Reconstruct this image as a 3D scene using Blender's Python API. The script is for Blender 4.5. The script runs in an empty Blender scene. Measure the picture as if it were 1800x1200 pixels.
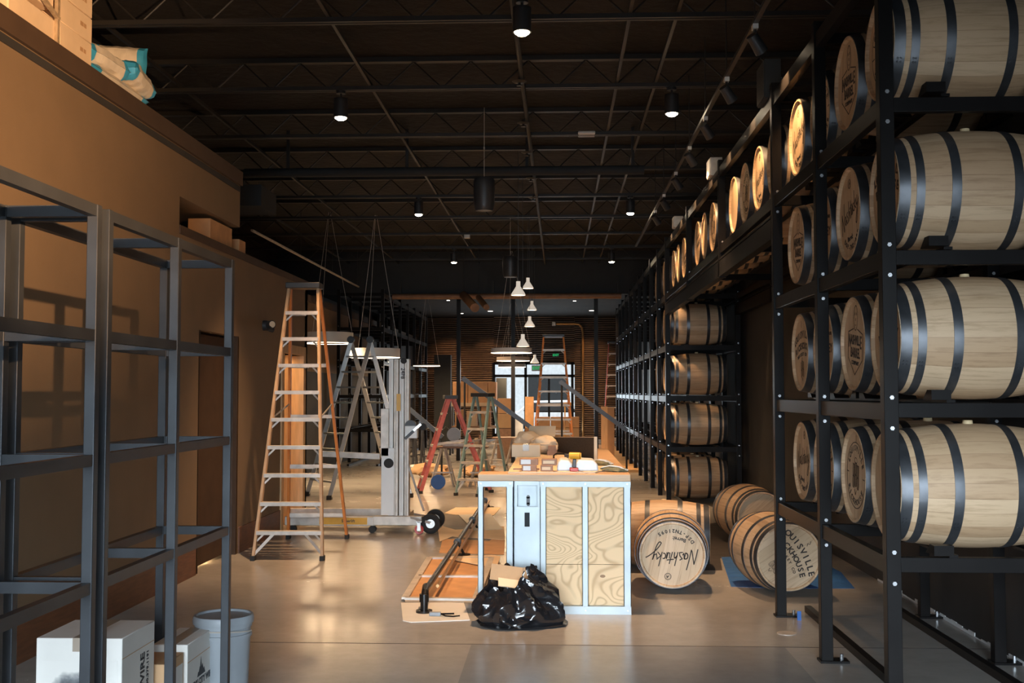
import bpy, bmesh, math, random
from mathutils import Vector, Matrix, noise
random.seed(7)
S = bpy.context.scene
C = S.collection
PI = math.pi

# ------------------------------------------------------------------ camera, world, daylight, exposure
FPX = 1950.0
YAW = math.atan(80 / FPX)
PITCH = math.atan(90 / FPX * math.cos(YAW))
CAM = Vector((0, 0, 1.74))
FW = Vector((-math.sin(YAW) * math.cos(PITCH), math.cos(YAW) * math.cos(PITCH), math.sin(PITCH)))
RT = Vector((math.cos(YAW), math.sin(YAW), 0))
UP = RT.cross(FW)
cd = bpy.data.cameras.new('camera')
cam = bpy.data.objects.new('camera', cd)
C.objects.link(cam)
cd.sensor_width = 36
cd.lens = FPX / 1800 * 36
cd.clip_end = 300
cam.matrix_world = Matrix(((RT.x, UP.x, -FW.x, CAM.x), (RT.y, UP.y, -FW.y, CAM.y), (RT.z, UP.z, -FW.z, CAM.z), (0, 0, 0, 1)))
S.camera = cam
S.view_settings.view_transform = 'Standard'
S.view_settings.look = 'None'
S.view_settings.gamma = 1
S.view_settings.use_curve_mapping = False
S.view_settings.exposure = 0.0
S.cycles.use_denoising = True
S.cycles.max_bounces = 6
S.cycles.diffuse_bounces = 4
S.cycles.glossy_bounces = 3
S.cycles.transmission_bounces = 4
S.cycles.sample_clamp_indirect = 4

w = bpy.data.worlds.new('daylight'); S.world = w; w.use_nodes = True
wn = w.node_tree.nodes
bg = wn['Background']; bg.inputs[0].default_value = (0.78, 0.91, 1.0, 1); bg.inputs[1].default_value = 0.8
sl = bpy.data.lights.new('street_sun', 'SUN'); sl.energy = 5; sl.angle = .1; sl.color = (1, .95, .88)
so = bpy.data.objects.new('street_sun', sl); C.objects.link(so); so.rotation_euler = Vector((.1, .35, -1)).to_track_quat('-Z', 'Y').to_euler()


def area_light(name, loc, aim, sx, sy, power, col, spread=180):
    l = bpy.data.lights.new(name, 'AREA'); l.shape = 'RECTANGLE'; l.size = sx; l.size_y = sy
    l.energy = power; l.color = col; l.spread = math.radians(spread)
    o = bpy.data.objects.new(name, l); C.objects.link(o); o.location = loc
    o.rotation_euler = (Vector(aim) - Vector(loc)).to_track_quat('-Z', 'Y').to_euler()
    return o


# daylight coming in through the shop front behind the camera, and through the glazed exit at the back
area_light('storefront_daylight', (0.0, -3.3, 1.75), (0.0, 8, -2.3), 6.0, 2.6, 330, (0.76, 0.89, 1.0), 62)
area_light('back_door_daylight', (-0.7, 41.8, 1.5), (-0.7, 30, 0.4), 2.9, 2.4, 120, (0.75, 0.9, 1.0))


def P(px, py, X=None, Y=None, Z=None):
    """point of the place seen at a pixel of the 1800x1200 photo, on the plane X=, Y= or Z="""
    d = FW + RT * ((px - 900) / FPX) + UP * ((600 - py) / FPX)
    if X is not None: t = (X - CAM.x) / d.x
    elif Y is not None: t = (Y - CAM.y) / d.y
    else: t = (Z - CAM.z) / d.z
    return CAM + d * t


# ------------------------------------------------------------------ materials
def newmat(name):
    m = bpy.data.materials.new(name); m.use_nodes = True
    nt = m.node_tree
    return m, nt, nt.nodes['Principled BSDF']


def N(nt, kind, **kw):
    n = nt.nodes.new(kind)
    for k, v in kw.items():
        if k.startswith('i_'): n.inputs[k[2:].replace('_', ' ')].default_value = v
        else: setattr(n, k, v)
    return n


def ramp(nt, fac, stops):
    r = nt.nodes.new('ShaderNodeValToRGB')
    e = r.color_ramp.elements
    while len(e) > 1: e.remove(e[0])
    e[0].position = stops[0][0]; e[0].color = (*stops[0][1], 1)
    for p, c in stops[1:]:
        x = e.new(p); x.color = (*c, 1)
    nt.links.new(fac, r.inputs[0])
    return r.outputs[0]


def mul(c, k): return tuple(min(1, x * k) for x in c)


def pm(name, col, rough=0.5, metal=0.0, var=0.12, scale=6.0, bump=0.0, bscale=40.0, stretch=(1, 1, 1), spec=None, coat=0):
    m, nt, b = newmat(name)
    tc = N(nt, 'ShaderNodeTexCoord'); mp = N(nt, 'ShaderNodeMapping'); mp.inputs['Scale'].default_value = stretch
    nt.links.new(tc.outputs['Object'], mp.inputs[0])
    no = N(nt, 'ShaderNodeTexNoise', i_Scale=scale, i_Detail=5.0)
    nt.links.new(mp.outputs[0], no.inputs['Vector'])
    c = ramp(nt, no.outputs[0], [(0.3, mul(col, 1 - var)), (0.7, mul(col, 1 + var))])
    nt.links.new(c, b.inputs['Base Color'])
    b.inputs['Roughness'].default_value = rough; b.inputs['Metallic'].default_value = metal
    if spec is not None: b.inputs['Specular IOR Level'].default_value = spec
    if coat: b.inputs['Coat Weight'].default_value = coat
    if bump:
        n2 = N(nt, 'ShaderNodeTexNoise', i_Scale=bscale, i_Detail=4.0); nt.links.new(mp.outputs[0], n2.inputs['Vector'])
        bp = N(nt, 'ShaderNodeBump', i_Strength=bump, i_Distance=0.02); nt.links.new(n2.outputs[0], bp.inputs['Height'])
        nt.links.new(bp.outputs[0], b.inputs['Normal'])
    return m


def emit(name, col, strength):
    m, nt, b = newmat(name)
    b.inputs['Base Color'].default_value = (*col, 1)
    b.inputs['Emission Color'].default_value = (*col, 1); b.inputs['Emission Strength'].default_value = strength
    return m


def math_node(nt, op, a, b=None):
    n = nt.nodes.new('ShaderNodeMath'); n.operation = op
    for i, v in enumerate((a, b)):
        if v is None: continue
        if isinstance(v, (int, float)): n.inputs[i].default_value = v
        else: nt.links.new(v, n.inputs[i])
    return n.outputs[0]


def plank_mat(name, mode, c1, c2, c3, rough=0.6, count=26, width=0.085):
    """oak: each stave or board its own tone, with grain running along it"""
    m, nt, b = newmat(name)
    tc = N(nt, 'ShaderNodeTexCoord'); sp = N(nt, 'ShaderNodeSeparateXYZ'); nt.links.new(tc.outputs['Object'], sp.inputs[0])
    oi = N(nt, 'ShaderNodeObjectInfo')
    if mode == 'stave':
        ang = math_node(nt, 'ARCTAN2', sp.outputs[1], sp.outputs[2])
        v = math_node(nt, 'MULTIPLY', ang, count / (2 * PI))
    else:
        v = math_node(nt, 'DIVIDE', sp.outputs[1], width)
    rnd = math_node(nt, 'MULTIPLY', oi.outputs['Random'], 57.0)
    v2 = math_node(nt, 'ADD', v, rnd if mode != 'stave' else 0.0)
    fl = math_node(nt, 'FLOOR', v2)
    cb = N(nt, 'ShaderNodeCombineXYZ'); nt.links.new(fl, cb.inputs[0]); nt.links.new(rnd, cb.inputs[1])
    wh = N(nt, 'ShaderNodeTexWhiteNoise', noise_dimensions='3D'); nt.links.new(cb.outputs[0], wh.inputs['Vector'])
    col = ramp(nt, wh.outputs['Value'], [(0.0, c1), (0.5, c2), (1.0, c3)])
    # grain
    mp = N(nt, 'ShaderNodeMapping'); mp.inputs['Scale'].default_value = (2.2, 26, 26) if mode == 'stave' else (26, 26, 2.2)
    ad = N(nt, 'ShaderNodeVectorMath', operation='ADD'); nt.links.new(tc.outputs['Object'], ad.inputs[0])
    nt.links.new(wh.outputs['Color'], ad.inputs[1]); nt.links.new(ad.outputs[0], mp.inputs[0])
    no = N(nt, 'ShaderNodeTexNoise', i_Scale=1.6, i_Detail=6.0, i_Roughness=0.65); nt.links.new(mp.outputs[0], no.inputs['Vector'])
    g = ramp(nt, no.outputs[0], [(0.28, (0.62, 0.56, 0.5)), (0.5, (0.97, 0.96, 0.95)), (0.75, (1, 1, 1))])
    mx = N(nt, 'ShaderNodeMix', data_type='RGBA', blend_type='MULTIPLY'); mx.inputs[0].default_value = 0.75
    nt.links.new(col, mx.inputs[6]); nt.links.new(g, mx.inputs[7])
    # thin seam between boards
    fr = math_node(nt, 'FRACT', v2)
    e1 = math_node(nt, 'LESS_THAN', fr, 0.035)
    sm = N(nt, 'ShaderNodeMix', data_type='RGBA', blend_type='MULTIPLY'); nt.links.new(math_node(nt, 'MULTIPLY', e1, 0.45), sm.inputs[0])
    nt.links.new(mx.outputs[2], sm.inputs[6]); sm.inputs[7].default_value = (0.3, 0.2, 0.12, 1)
    nt.links.new(sm.outputs[2], b.inputs['Base Color'])
    b.inputs['Roughness'].default_value = rough
    bp = N(nt, 'ShaderNodeBump', i_Strength=0.25, i_Distance=0.004); nt.links.new(no.outputs[0], bp.inputs['Height']); nt.links.new(bp.outputs[0], b.inputs['Normal'])
    return m


def ply_mat(name, base, dark):
    """rotary-cut plywood: flowing contour grain with a few knots"""
    m, nt, b = newmat(name)
    tc = N(nt, 'ShaderNodeTexCoord')
    mp = N(nt, 'ShaderNodeMapping'); mp.inputs['Scale'].default_value = (1.5, 1.5, 2.6); nt.links.new(tc.outputs['Object'], mp.inputs[0])
    no = N(nt, 'ShaderNodeTexNoise', i_Scale=1.2, i_Detail=1.5, i_Roughness=0.4, i_Distortion=0.6); nt.links.new(mp.outputs[0], no.inputs['Vector'])
    k = math_node(nt, 'MULTIPLY', no.outputs[0], 42.0)
    s = math_node(nt, 'SINE', math_node(nt, 'MULTIPLY', k, 3.2))
    a = math_node(nt, 'ADD', math_node(nt, 'MULTIPLY', s, 0.5), 0.5)
    c = ramp(nt, a, [(0.0, dark), (0.22, mul(base, .9)), (0.6, base)])
    vo = N(nt, 'ShaderNodeTexVoronoi', i_Scale=1.15); nt.links.new(mp.outputs[0], vo.inputs['Vector'])
    kn = math_node(nt, 'LESS_THAN', vo.outputs['Distance'], 0.04)
    mx = N(nt, 'ShaderNodeMix', data_type='RGBA'); nt.links.new(math_node(nt, 'MULTIPLY', kn, 0.8), mx.inputs[0])
    nt.links.new(c, mx.inputs[6]); mx.inputs[7].default_value = (0.2, 0.09, 0.04, 1)
    nt.links.new(mx.outputs[2], b.inputs['Base Color']); b.inputs['Roughness'].default_value = 0.65
    return m


def floor_mat():
    m, nt, b = newmat('polished_concrete')
    tc = N(nt, 'ShaderNodeTexCoord')
    n1 = N(nt, 'ShaderNodeTexNoise', i_Scale=0.55, i_Detail=8.0, i_Roughness=0.62); nt.links.new(tc.outputs['Object'], n1.inputs['Vector'])
    n2 = N(nt, 'ShaderNodeTexNoise', i_Scale=7.0, i_Detail=9.0, i_Roughness=0.7); nt.links.new(tc.outputs['Object'], n2.inputs['Vector'])
    c1 = ramp(nt, n1.outputs[0], [(0.3, (0.30, 0.275, 0.25)), (0.5, (0.35, 0.33, 0.305)), (0.72, (0.41, 0.39, 0.36))])
    c2 = ramp(nt, n2.outputs[0], [(0.3, (0.84, 0.83, 0.82)), (0.65, (1, 1, 1))])
    mx = N(nt, 'ShaderNodeMix', data_type='RGBA', blend_type='MULTIPLY'); mx.inputs[0].default_value = 0.7
    nt.links.new(c1, mx.inputs[6]); nt.links.new(c2, mx.inputs[7]); nt.links.new(mx.outputs[2], b.inputs['Base Color'])
    r = nt.nodes.new('ShaderNodeMapRange'); nt.links.new(n1.outputs[0], r.inputs[0])
    r.inputs[1].default_value = 0.3; r.inputs[2].default_value = 0.7; r.inputs[3].default_value = 0.19; r.inputs[4].default_value = 0.29
    nt.links.new(r.outputs[0], b.inputs['Roughness'])
    b.inputs['Specular IOR Level'].default_value = 0.5
    bp = N(nt, 'ShaderNodeBump', i_Strength=0.03, i_Distance=0.01); nt.links.new(n2.outputs[0], bp.inputs['Height']); nt.links.new(bp.outputs[0], b.inputs['Normal'])
    return m


M = {}
M['floor'] = floor_mat()
M['beige'] = pm('beige_painted_wall', (0.21, 0.142, 0.082), 0.75, var=0.05, scale=3, bump=0.08, bscale=120)
M['brown_trim'] = pm('dark_brown_paint', (0.075, 0.045, 0.028), 0.7, var=0.1)
M['blackwall'] = pm('black_painted_wall', (0.035, 0.033, 0.033), 0.7, var=0.2, scale=2)
M['ceil'] = pm('sprayed_black_deck', (0.012, 0.0095, 0.0085), 0.9, var=0.5, scale=1.3, bump=0.9, bscale=9)
M['joist'] = pm('black_joist_steel', (0.019, 0.0175, 0.0165), 0.55, var=0.15)
M['bulk'] = pm('charcoal_bulkhead', (0.022, 0.025, 0.028), 0.8, var=0.08)
M['siding'] = pm('dark_metal_siding', (0.07, 0.05, 0.04), 0.4, 0.4, var=0.15)
M['base'] = pm('stained_baseboard', (0.16, 0.065, 0.03), 0.5, var=0.2, stretch=(1, 1, 8))
M['steel'] = pm('black_powder_coated_steel', (0.011, 0.010, 0.010), 0.33, 0.0, var=0.2, scale=3, spec=.09)
M['shelf'] = pm('raw_welded_steel', (0.032, 0.036, 0.042), 0.36, 0.3, var=0.22, scale=5)
M['bolt'] = pm('zinc_bolt', (0.7, 0.72, 0.75), 0.25, 0.9, var=0.05)
M['hoop'] = pm('galvanised_hoop_steel', (0.085, 0.09, 0.10), 0.42, 0.7, var=0.3, scale=7)
M['stave'] = plank_mat('oak_staves', 'stave', (0.46, 0.30, 0.175), (0.57, 0.395, 0.24), (0.66, 0.48, 0.31))
M['head'] = plank_mat('oak_head_boards', 'board', (0.50, 0.36, 0.225), (0.56, 0.41, 0.265), (0.62, 0.46, 0.31))
M['brand'] = pm('branded_black_ink', (0.03, 0.022, 0.018), 0.7, var=0.1)
M['bung'] = pm('pale_poplar_bung', (0.75, 0.6, 0.36), 0.6)
M['stud'] = pm('galvanised_stud', (0.47, 0.53, 0.56), 0.5, 0.3, var=0.1, scale=4)
M['ply'] = ply_mat('plywood_sheet', (0.82, 0.58, 0.34), (0.60, 0.39, 0.21))
M['ctop'] = pm('oiled_counter_timber', (0.60, 0.39, 0.23), 0.5, var=0.15, scale=2.2, stretch=(1, 14, 14))
M['card'] = pm('brown_cardboard', (0.52, 0.32, 0.17), 0.75, var=0.08)
M['cardpale'] = pm('pale_cardboard', (0.78, 0.60, 0.41), 0.75, var=0.06)
M['cardwhite'] = pm('white_carton_board', (0.70, 0.68, 0.64), 0.6, var=0.04)
M['kraft'] = pm('orange_hardboard', (0.58, 0.31, 0.14), 0.6, var=0.12)
M['tape'] = pm('clear_packing_tape', (0.35, 0.29, 0.23), 0.2, var=0.05)
M['ink'] = pm('printed_black_ink', (0.04, 0.04, 0.045), 0.7)
M['bag'] = pm('black_bin_liner', (0.012, 0.012, 0.014), 0.16, var=0.1, bump=0.25, bscale=14, spec=0.8)
M['tarp'] = pm('blue_plastic_tarp', (0.03, 0.13, 0.38), 0.4, var=0.25, scale=5, bump=0.5, bscale=10)
M['mat'] = pm('dark_rubber_mat', (0.035, 0.028, 0.026), 0.8, var=0.3)
M['fg_orange'] = pm('orange_fibreglass', (0.72, 0.24, 0.055), 0.45, var=0.12)
M['fg_tan'] = pm('worn_orange_fibreglass', (0.50, 0.32, 0.18), 0.5, var=0.18)
M['fg_red'] = pm('red_fibreglass', (0.46, 0.10, 0.08), 0.5, var=0.2, scale=12)
M['fg_green'] = pm('teal_green_fibreglass', (0.19, 0.30, 0.30), 0.4, var=0.15)
M['alu'] = pm('aluminium', (0.72, 0.72, 0.71), 0.32, 0.8, var=0.1, scale=5)
M['aludull'] = pm('weathered_aluminium', (0.60, 0.54, 0.48), 0.5, 0.35, var=0.18, scale=9)
M['capblack'] = pm('black_moulded_plastic', (0.03, 0.03, 0.032), 0.45)
M['rubber'] = pm('black_rubber', (0.025, 0.024, 0.023), 0.8)
M['redp'] = pm('red_painted_wheel', (0.45, 0.04, 0.03), 0.4)
M['yel'] = pm('yellow_sticker', (0.70, 0.36, 0.03), 0.4, var=0.1)
M['white'] = pm('white_painted_metal', (0.78, 0.76, 0.73), 0.4, var=0.03)
M['whitepl'] = pm('white_sheet_plastic', (0.74, 0.78, 0.82), 0.35, var=0.05)
M['blk'] = pm('black_pipe_enamel', (0.012, 0.010, 0.009), 0.25, 0.0, spec=0.35)
M['dpanel'] = pm('speckled_black_panel', (0.022, 0.022, 0.025), 0.7, var=0.7, scale=60)
M['doordark'] = pm('dark_brown_door', (0.07, 0.042, 0.027), 0.8, var=0.1, spec=.2)
M['pine'] = pm('raw_pine_framing', (0.66, 0.42, 0.22), 0.65, var=0.15, scale=3, stretch=(8, 8, 1))
M['grey'] = pm('grey_plastic', (0.27, 0.295, 0.32), 0.4, var=0.05)
M['copper'] = pm('brass_conduit', (0.60, 0.36, 0.16), 0.3, 0.7)
M['rail'] = pm('blue_grey_handrail_paint', (0.08, 0.10, 0.14), 0.45)
M['cyan'] = pm('turquoise_print', (0.05, 0.38, 0.68), 0.45, var=0.1)
M['bagpaper'] = pm('white_paper_sack', (0.72, 0.66, 0.56), 0.6, var=0.12, bump=0.5, bscale=9)
M['shrink'] = pm('shrink_wrapped_goods', (0.45, 0.34, 0.22), 0.25, var=0.3, scale=9, bump=0.5)
M['drill'] = pm('yellow_tool_plastic', (0.75, 0.38, 0.03), 0.4)
M['deck'] = pm('plywood_subfloor', (0.55, 0.34, 0.16), 0.6, var=0.15, scale=2)
M['concrete_out'] = pm('street_paving', (0.45, 0.46, 0.47), 0.8)
M['facade'] = pm('pale_street_facade', (0.62, 0.66, 0.70), 0.8)
M['carw'] = pm('white_car_paint', (0.75, 0.77, 0.8), 0.25)
M['brickred'] = pm('brown_paper_packet', (0.34, 0.19, 0.12), 0.7, var=0.2, scale=14)
M['label'] = pm('white_paper_label', (0.72, 0.74, 0.76), 0.6, var=0.04)
M['cloth'] = pm('olive_work_glove_cloth', (0.20, 0.18, 0.10), 0.85, var=0.3, scale=12)
M['blue'] = pm('blue_plastic', (0.02, 0.12, 0.42), 0.4)
M['brown'] = pm('brown_stained_wood', (0.20, 0.10, 0.05), 0.5, var=0.2)
M['lens'] = emit('lit_lamp_lens', (1.0, 0.80, 0.55), 60)
M['tube'] = emit('lit_led_diffuser', (1.0, 0.80, 0.56), 9)
M['small'] = emit('lit_downlight_lens', (1.0, 0.88, 0.72), 5)
M['inner'] = emit('lit_shade_interior', (1.0, 0.78, 0.5), 6)
M['shade'] = emit('glowing_white_shade', (0.8, 0.70, 0.58), 0.6)
M['exit'] = emit('green_exit_glow', (0.02, 0.7, 0.22), 0.5)
M['warmroom'] = pm('warm_side_room_wall', (0.62, 0.47, 0.32), 0.7)
m_, nt_, b_ = newmat('door_glass'); b_.inputs['Transmission Weight'].default_value = 1; b_.inputs['Roughness'].default_value = 0.0
b_.inputs['IOR'].default_value = 1.02; b_.inputs['Base Color'].default_value = (0.95, 0.98, 1, 1); M['glass'] = m_


# ------------------------------------------------------------------ mesh helpers
class B:
    def __init__(s): s.bm = bmesh.new()

    def box(s, x0, x1, y0, y1, z0, z1, T=None):
        v = [s.bm.verts.new((x, y, z)) for x in (x0, x1) for y in (y0, y1) for z in (z0, z1)]
        if T is not None:
            for q in v: q.co = T @ q.co
        for f in ((0, 1, 3, 2), (4, 6, 7, 5), (0, 4, 5, 1), (2, 3, 7, 6), (0, 2, 6, 4), (1, 5, 7, 3)):
            s.bm.faces.new([v[i] for i in f])
        return s

    def bar(s, a, b, w, h, up=(0, 0, 1)):
        a = Vector(a); b = Vector(b); d = b - a; L = d.length; d.normalize()
        u = Vector(up)
        if abs(d.dot(u)) > 0.98: u = Vector((0, 1, 0))
        x = d.cross(u).normalized(); u = x.cross(d)
        T = Matrix(((x.x, d.x, u.x, a.x), (x.y, d.y, u.y, a.y), (x.z, d.z, u.z, a.z), (0, 0, 0, 1)))
        return s.box(-w / 2, w / 2, 0, L, -h / 2, h / 2, T)

    def cyl(s, a, b, r, r2=None, n=14, cap=True):
        a = Vector(a); b = Vector(b); r2 = r if r2 is None else r2
        d = (b - a).normalized(); u = Vector((0, 0, 1)) if abs(d.z) < 0.9 else Vector((1, 0, 0))
        x = d.cross(u).normalized(); y = d.cross(x)
        R = []
        for c, q in ((a, r), (b, r2)):
            R.append([s.bm.verts.new(c + (x * math.cos(t) + y * math.sin(t)) * q) for t in [2 * PI * i / n for i in range(n)]])
        for i in range(n):
            f = s.bm.faces.new((R[0][i], R[0][(i + 1) % n], R[1][(i + 1) % n], R[1][i])); f.smooth = True
        if cap:
            if r > 0: s.bm.faces.new(R[0])
            if r2 > 0: s.bm.faces.new(R[1][::-1])
        return s

    def tube(s, pts, r, n=10):
        pts = [Vector(p) for p in pts]; R = []
        px = None
        for i, p in enumerate(pts):
            d = (pts[min(i + 1, len(pts) - 1)] - pts[max(i - 1, 0)]).normalized()
            if px is None:
                u = Vector((0, 0, 1)) if abs(d.z) < 0.9 else Vector((1, 0, 0)); px = d.cross(u).normalized()
            px = (px - d * px.dot(d)).normalized(); y = d.cross(px)
            rr = r[i] if isinstance(r, (list, tuple)) else r
            R.append([s.bm.verts.new(p + (px * math.cos(t) + y * math.sin(t)) * rr) for t in [2 * PI * k / n for k in range(n)]])
        for a, b in zip(R, R[1:]):
            for i in range(n):
                f = s.bm.faces.new((a[i], a[(i + 1) % n], b[(i + 1) % n], b[i])); f.smooth = True
        s.bm.faces.new(R[0]); s.bm.faces.new(R[-1][::-1])
        return s

    def lathe(s, prof, n=32, T=None, close=False, smooth=True):
        """prof: (r, z) about local Z"""
        R = []
        for r, z in prof:
            if r < 1e-6: R.append([s.bm.verts.new((0, 0, z))])
            else: R.append([s.bm.verts.new((r * math.cos(2 * PI * i / n), r * math.sin(2 * PI * i / n), z)) for i in range(n)])
        if close: R.append(R[0])
        for a, b in zip(R, R[1:]):
            for i in range(n):
                j = (i + 1) % n
                q = [a[i % len(a)], a[j % len(a)], b[j % len(b)], b[i % len(b)]]
                q2 = []
                for v in q:
                    if v not in q2: q2.append(v)
                if len(q2) > 2:
                    f = s.bm.faces.new(q2); f.smooth = smooth
        if T is not None:
            done = set()
            for ring in R:
                for v in ring:
                    if v not in done: v.co = T @ v.co; done.add(v)
        return s

    def poly(s, pts, th=(0, 0, 0.004)):
        th = Vector(th)
        a = [s.bm.verts.new(Vector(p)) for p in pts]; b = [s.bm.verts.new(Vector(p) + th) for p in pts]
        s.bm.faces.new(a[::-1]); s.bm.faces.new(b)
        n = len(pts)
        for i in range(n): s.bm.faces.new((a[i], a[(i + 1) % n], b[(i + 1) % n], b[i]))
        return s

    def mesh(s, me, T):
        vs = [s.bm.verts.new(T @ v.co) for v in me.vertices]
        for p in me.polygons:
            try: s.bm.faces.new([vs[i] for i in p.vertices])
            except ValueError: pass
        return s

    def text(s, txt, size, T, depth=0.0008, bold=0.0, align='CENTER', space=1.0):
        """writing in local XY, facing +Z, carried by T"""
        key = (txt, size, depth, bold, align, space)
        if key not in TEXT:
            cu = bpy.data.curves.new('t', 'FONT'); cu.body = txt; cu.size = size; cu.extrude = depth; cu.offset = bold
            cu.align_x = align; cu.align_y = 'CENTER'; cu.resolution_u = 2; cu.space_character = space
            o = bpy.data.objects.new('t', cu); C.objects.link(o)
            dg = bpy.context.evaluated_depsgraph_get()
            TEXT[key] = bpy.data.meshes.new_from_object(o.evaluated_get(dg))
            bpy.data.objects.remove(o)
        return s.mesh(TEXT[key], T)

    def out(s, name, mat, parent=None, world=False, bevel=0, rot=None, loc=None):
        me = bpy.data.meshes.new(name)
        if parent is not None and world:
            off = Vector(); q = parent
            while q is not None: off += q.location; q = q.parent
            bmesh.ops.transform(s.bm, matrix=Matrix.Translation(-off), verts=s.bm.verts)
        bmesh.ops.recalc_face_normals(s.bm, faces=s.bm.faces)
        s.bm.to_mesh(me); s.bm.free()
        me.set_sharp_from_angle(angle=math.radians(32))
        me.materials.append(M[mat] if isinstance(mat, str) else mat)
        o = bpy.data.objects.new(name, me); C.objects.link(o)
        if parent is not None: o.parent = parent
        if loc: o.location = loc
        if rot: o.rotation_euler = rot
        if bevel:
            bv = o.modifiers.new('bevel', 'BEVEL'); bv.width = bevel; bv.segments = 2; bv.limit_method = 'ANGLE'
        return o


TEXT = {}


def tag(o, label, cat, group=None):
    o['label'] = label; o['category'] = cat
    if group: o['group'] = group
    return o


def thing(name, label, cat, loc=(0, 0, 0), rz=0, group=None):
    o = bpy.data.objects.new(name, None); C.objects.link(o)
    o.empty_display_size = 0.1
    o.location = loc; o.rotation_euler = (0, 0, rz)
    return tag(o, label, cat, group)


def struct(o): o['kind'] = 'structure'; return o


def copy_tree(o, parent=None):
    c = o.copy(); C.objects.link(c); c.parent = parent
    for ch in [x for x in C.objects if x.parent is o]: copy_tree(ch, c)
    return c


def Tm(x, y, z, rx=0, ry=0, rz=0):
    from mathutils import Euler
    return Matrix.Translation((x, y, z)) @ Euler((rx, ry, rz)).to_matrix().to_4x4()


ORD = ['first', 'second', 'third', 'fourth', 'fifth', 'sixth', 'seventh', 'eighth', 'ninth', 'tenth', 'eleventh', 'twelfth', 'thirteenth', 'fourteenth', 'fifteenth', 'sixteenth']

# ------------------------------------------------------------------ the building
XL, XR = -3.47, 2.97          # left painted wall, right black wall
XFL = -5.4                    # left wall of the deep part of the hall
YF, YB = -3.2, 42.0
ZC = 5.25
# floor
struct(B().box(-7, XR + .2, YF, YB + .1, -0.2, 0).out('floor', 'floor'))
struct(B().box(-7, XR + .2, YF, YB, ZC, ZC + .15).out('ceiling', 'ceil'))
struct(B().box(XR, XR + .2, YF, YB, 0, ZC).out('wall_right', 'blackwall'))
# scraped white edge where the slab meets the black wall
b = B(); random.seed(3)
y = 5.0
while y < 10.5:
    d = 0.12; h1 = random.uniform(.005, .035); b.box(XR - .006, XR + .001, y, y + d, 0, h1); y += d
struct(b.out('trim_1', 'label'))
# left painted wall, upper volume overhanging a storage recess
w = B()
w.box(XL - .25, XL, YF, 10.0, 0, 4.0)
w.box(XL - .25, XL, 10.0, 10.62, 0, 3.27)
w.box(XL - .25, XL, 10.62, 11.93, 2.35, 3.27)
w.box(XL - .25, XL, 11.93, 13.85, 0, 3.27)
w.box(XL - .25, XL, 13.85, 15.05, 2.24, 3.27)
w.box(XL - .25, XL, 15.05, 15.25, 0, 3.27)
struct(w.out('wall_left', 'beige'))
struct(B().box(-7, XL, 10.0, 11.93, 3.545, 4.0).out('wall_left_overhang', 'beige'))
struct(B().box(-7, XL + .03, YF, 11.93, 4.0, 4.15).out('trim_2', 'brown_trim'))
struct(B().box(XL - .01, XL + .012, YF, 11.9, 3.93, 3.985).out('trim_3', 'blackwall'))
struct(B().box(-7, XL + .012, 10.0, 15.25, 3.20, 3.28).out('trim_4', 'brown_trim'))
struct(B().box(-7, XL - .0, 15.1, 15.25, 0, 3.2).out('wall_corner', 'blackwall'))
struct(B().box(-7.2, -7, YF, 15.2, 0, ZC).out('wall_far_left', 'blackwall'))
struct(B().box(XFL - .2, XFL, 15.25, YB, 0, 3.75).out('wall_left_rear', 'blackwall'))
struct(B().box(XFL - .2, XFL + .05, 15.25, YB, 3.7, 3.85).out('trim_5', 'brown_trim'))
struct(B().box(XFL - .004, XFL + .006, 20, 32, 2.2, 3.7).out('trim_6', 'beige'))
struct(B().box(-7.2, -7, 15.2, YB, 3.7, ZC).out('wall_left_upper', 'blackwall'))
struct(B().box(-7, XFL, 15.25, YB, 3.6, 3.7).out('ceiling_left_soffit', 'blackwall'))
# side room seen through the doorway, and baseboards
struct(B().box(-5.6, XL - .25, 13.6, 13.75, 0, 3.1).box(-5.6, XL - .25, 15.0, 15.1, 0, 3.1).box(-5.6, -5.5, 13.7, 15.0, 0, 3.1).out('wall_side_room', 'warmroom'))
struct(B().box(XL, XL + .015, YF, 10.55, 0, 0.28).out('baseboard_left', 'base'))
struct(B().box(XL, XL + .015, 12.0, 13.78, 0, 0.28).out('baseboard_left_rear', 'base'))
# door 1: dark leaf with light under it
struct(B().box(XL - .12, XL - .07, 10.65, 11.9, 0.035, 2.32).out('door_1', 'doordark', bevel=.004))
struct(B().box(XL - .2, XL - .0, 10.6, 10.65, 0, 2.35).box(XL - .2, XL, 11.9, 11.95, 0, 2.35).out('trim_7', 'doordark'))
area_light('side_room_glow', (-4.6, 14.4, 2.6), (-3.6, 14.4, 1.0), .6, .6, 42, (1, .62, .3))
area_light('closet_glow', (-3.72, 11.3, 0.10), (-3.4, 11.3, 0.0), .1, 1.0, 14, (1, .62, .3))
# doorway framing of door 2, raw pine jambs
dr = struct(B().box(XL - .26, XL + .02, 13.80, 13.92, 0, 2.24).box(XL - .26, XL + .02, 14.98, 15.1, 0, 2.24).box(XL - .26, XL + .02, 13.80, 15.1, 2.24, 2.36)
            .box(XL - .2, XL - .12, 14.2, 14.28, 0, 2.24).box(XL - .22, XL - .1, 14.62, 14.7, 0, 2.24).out('door_2', 'pine', bevel=.004))
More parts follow.
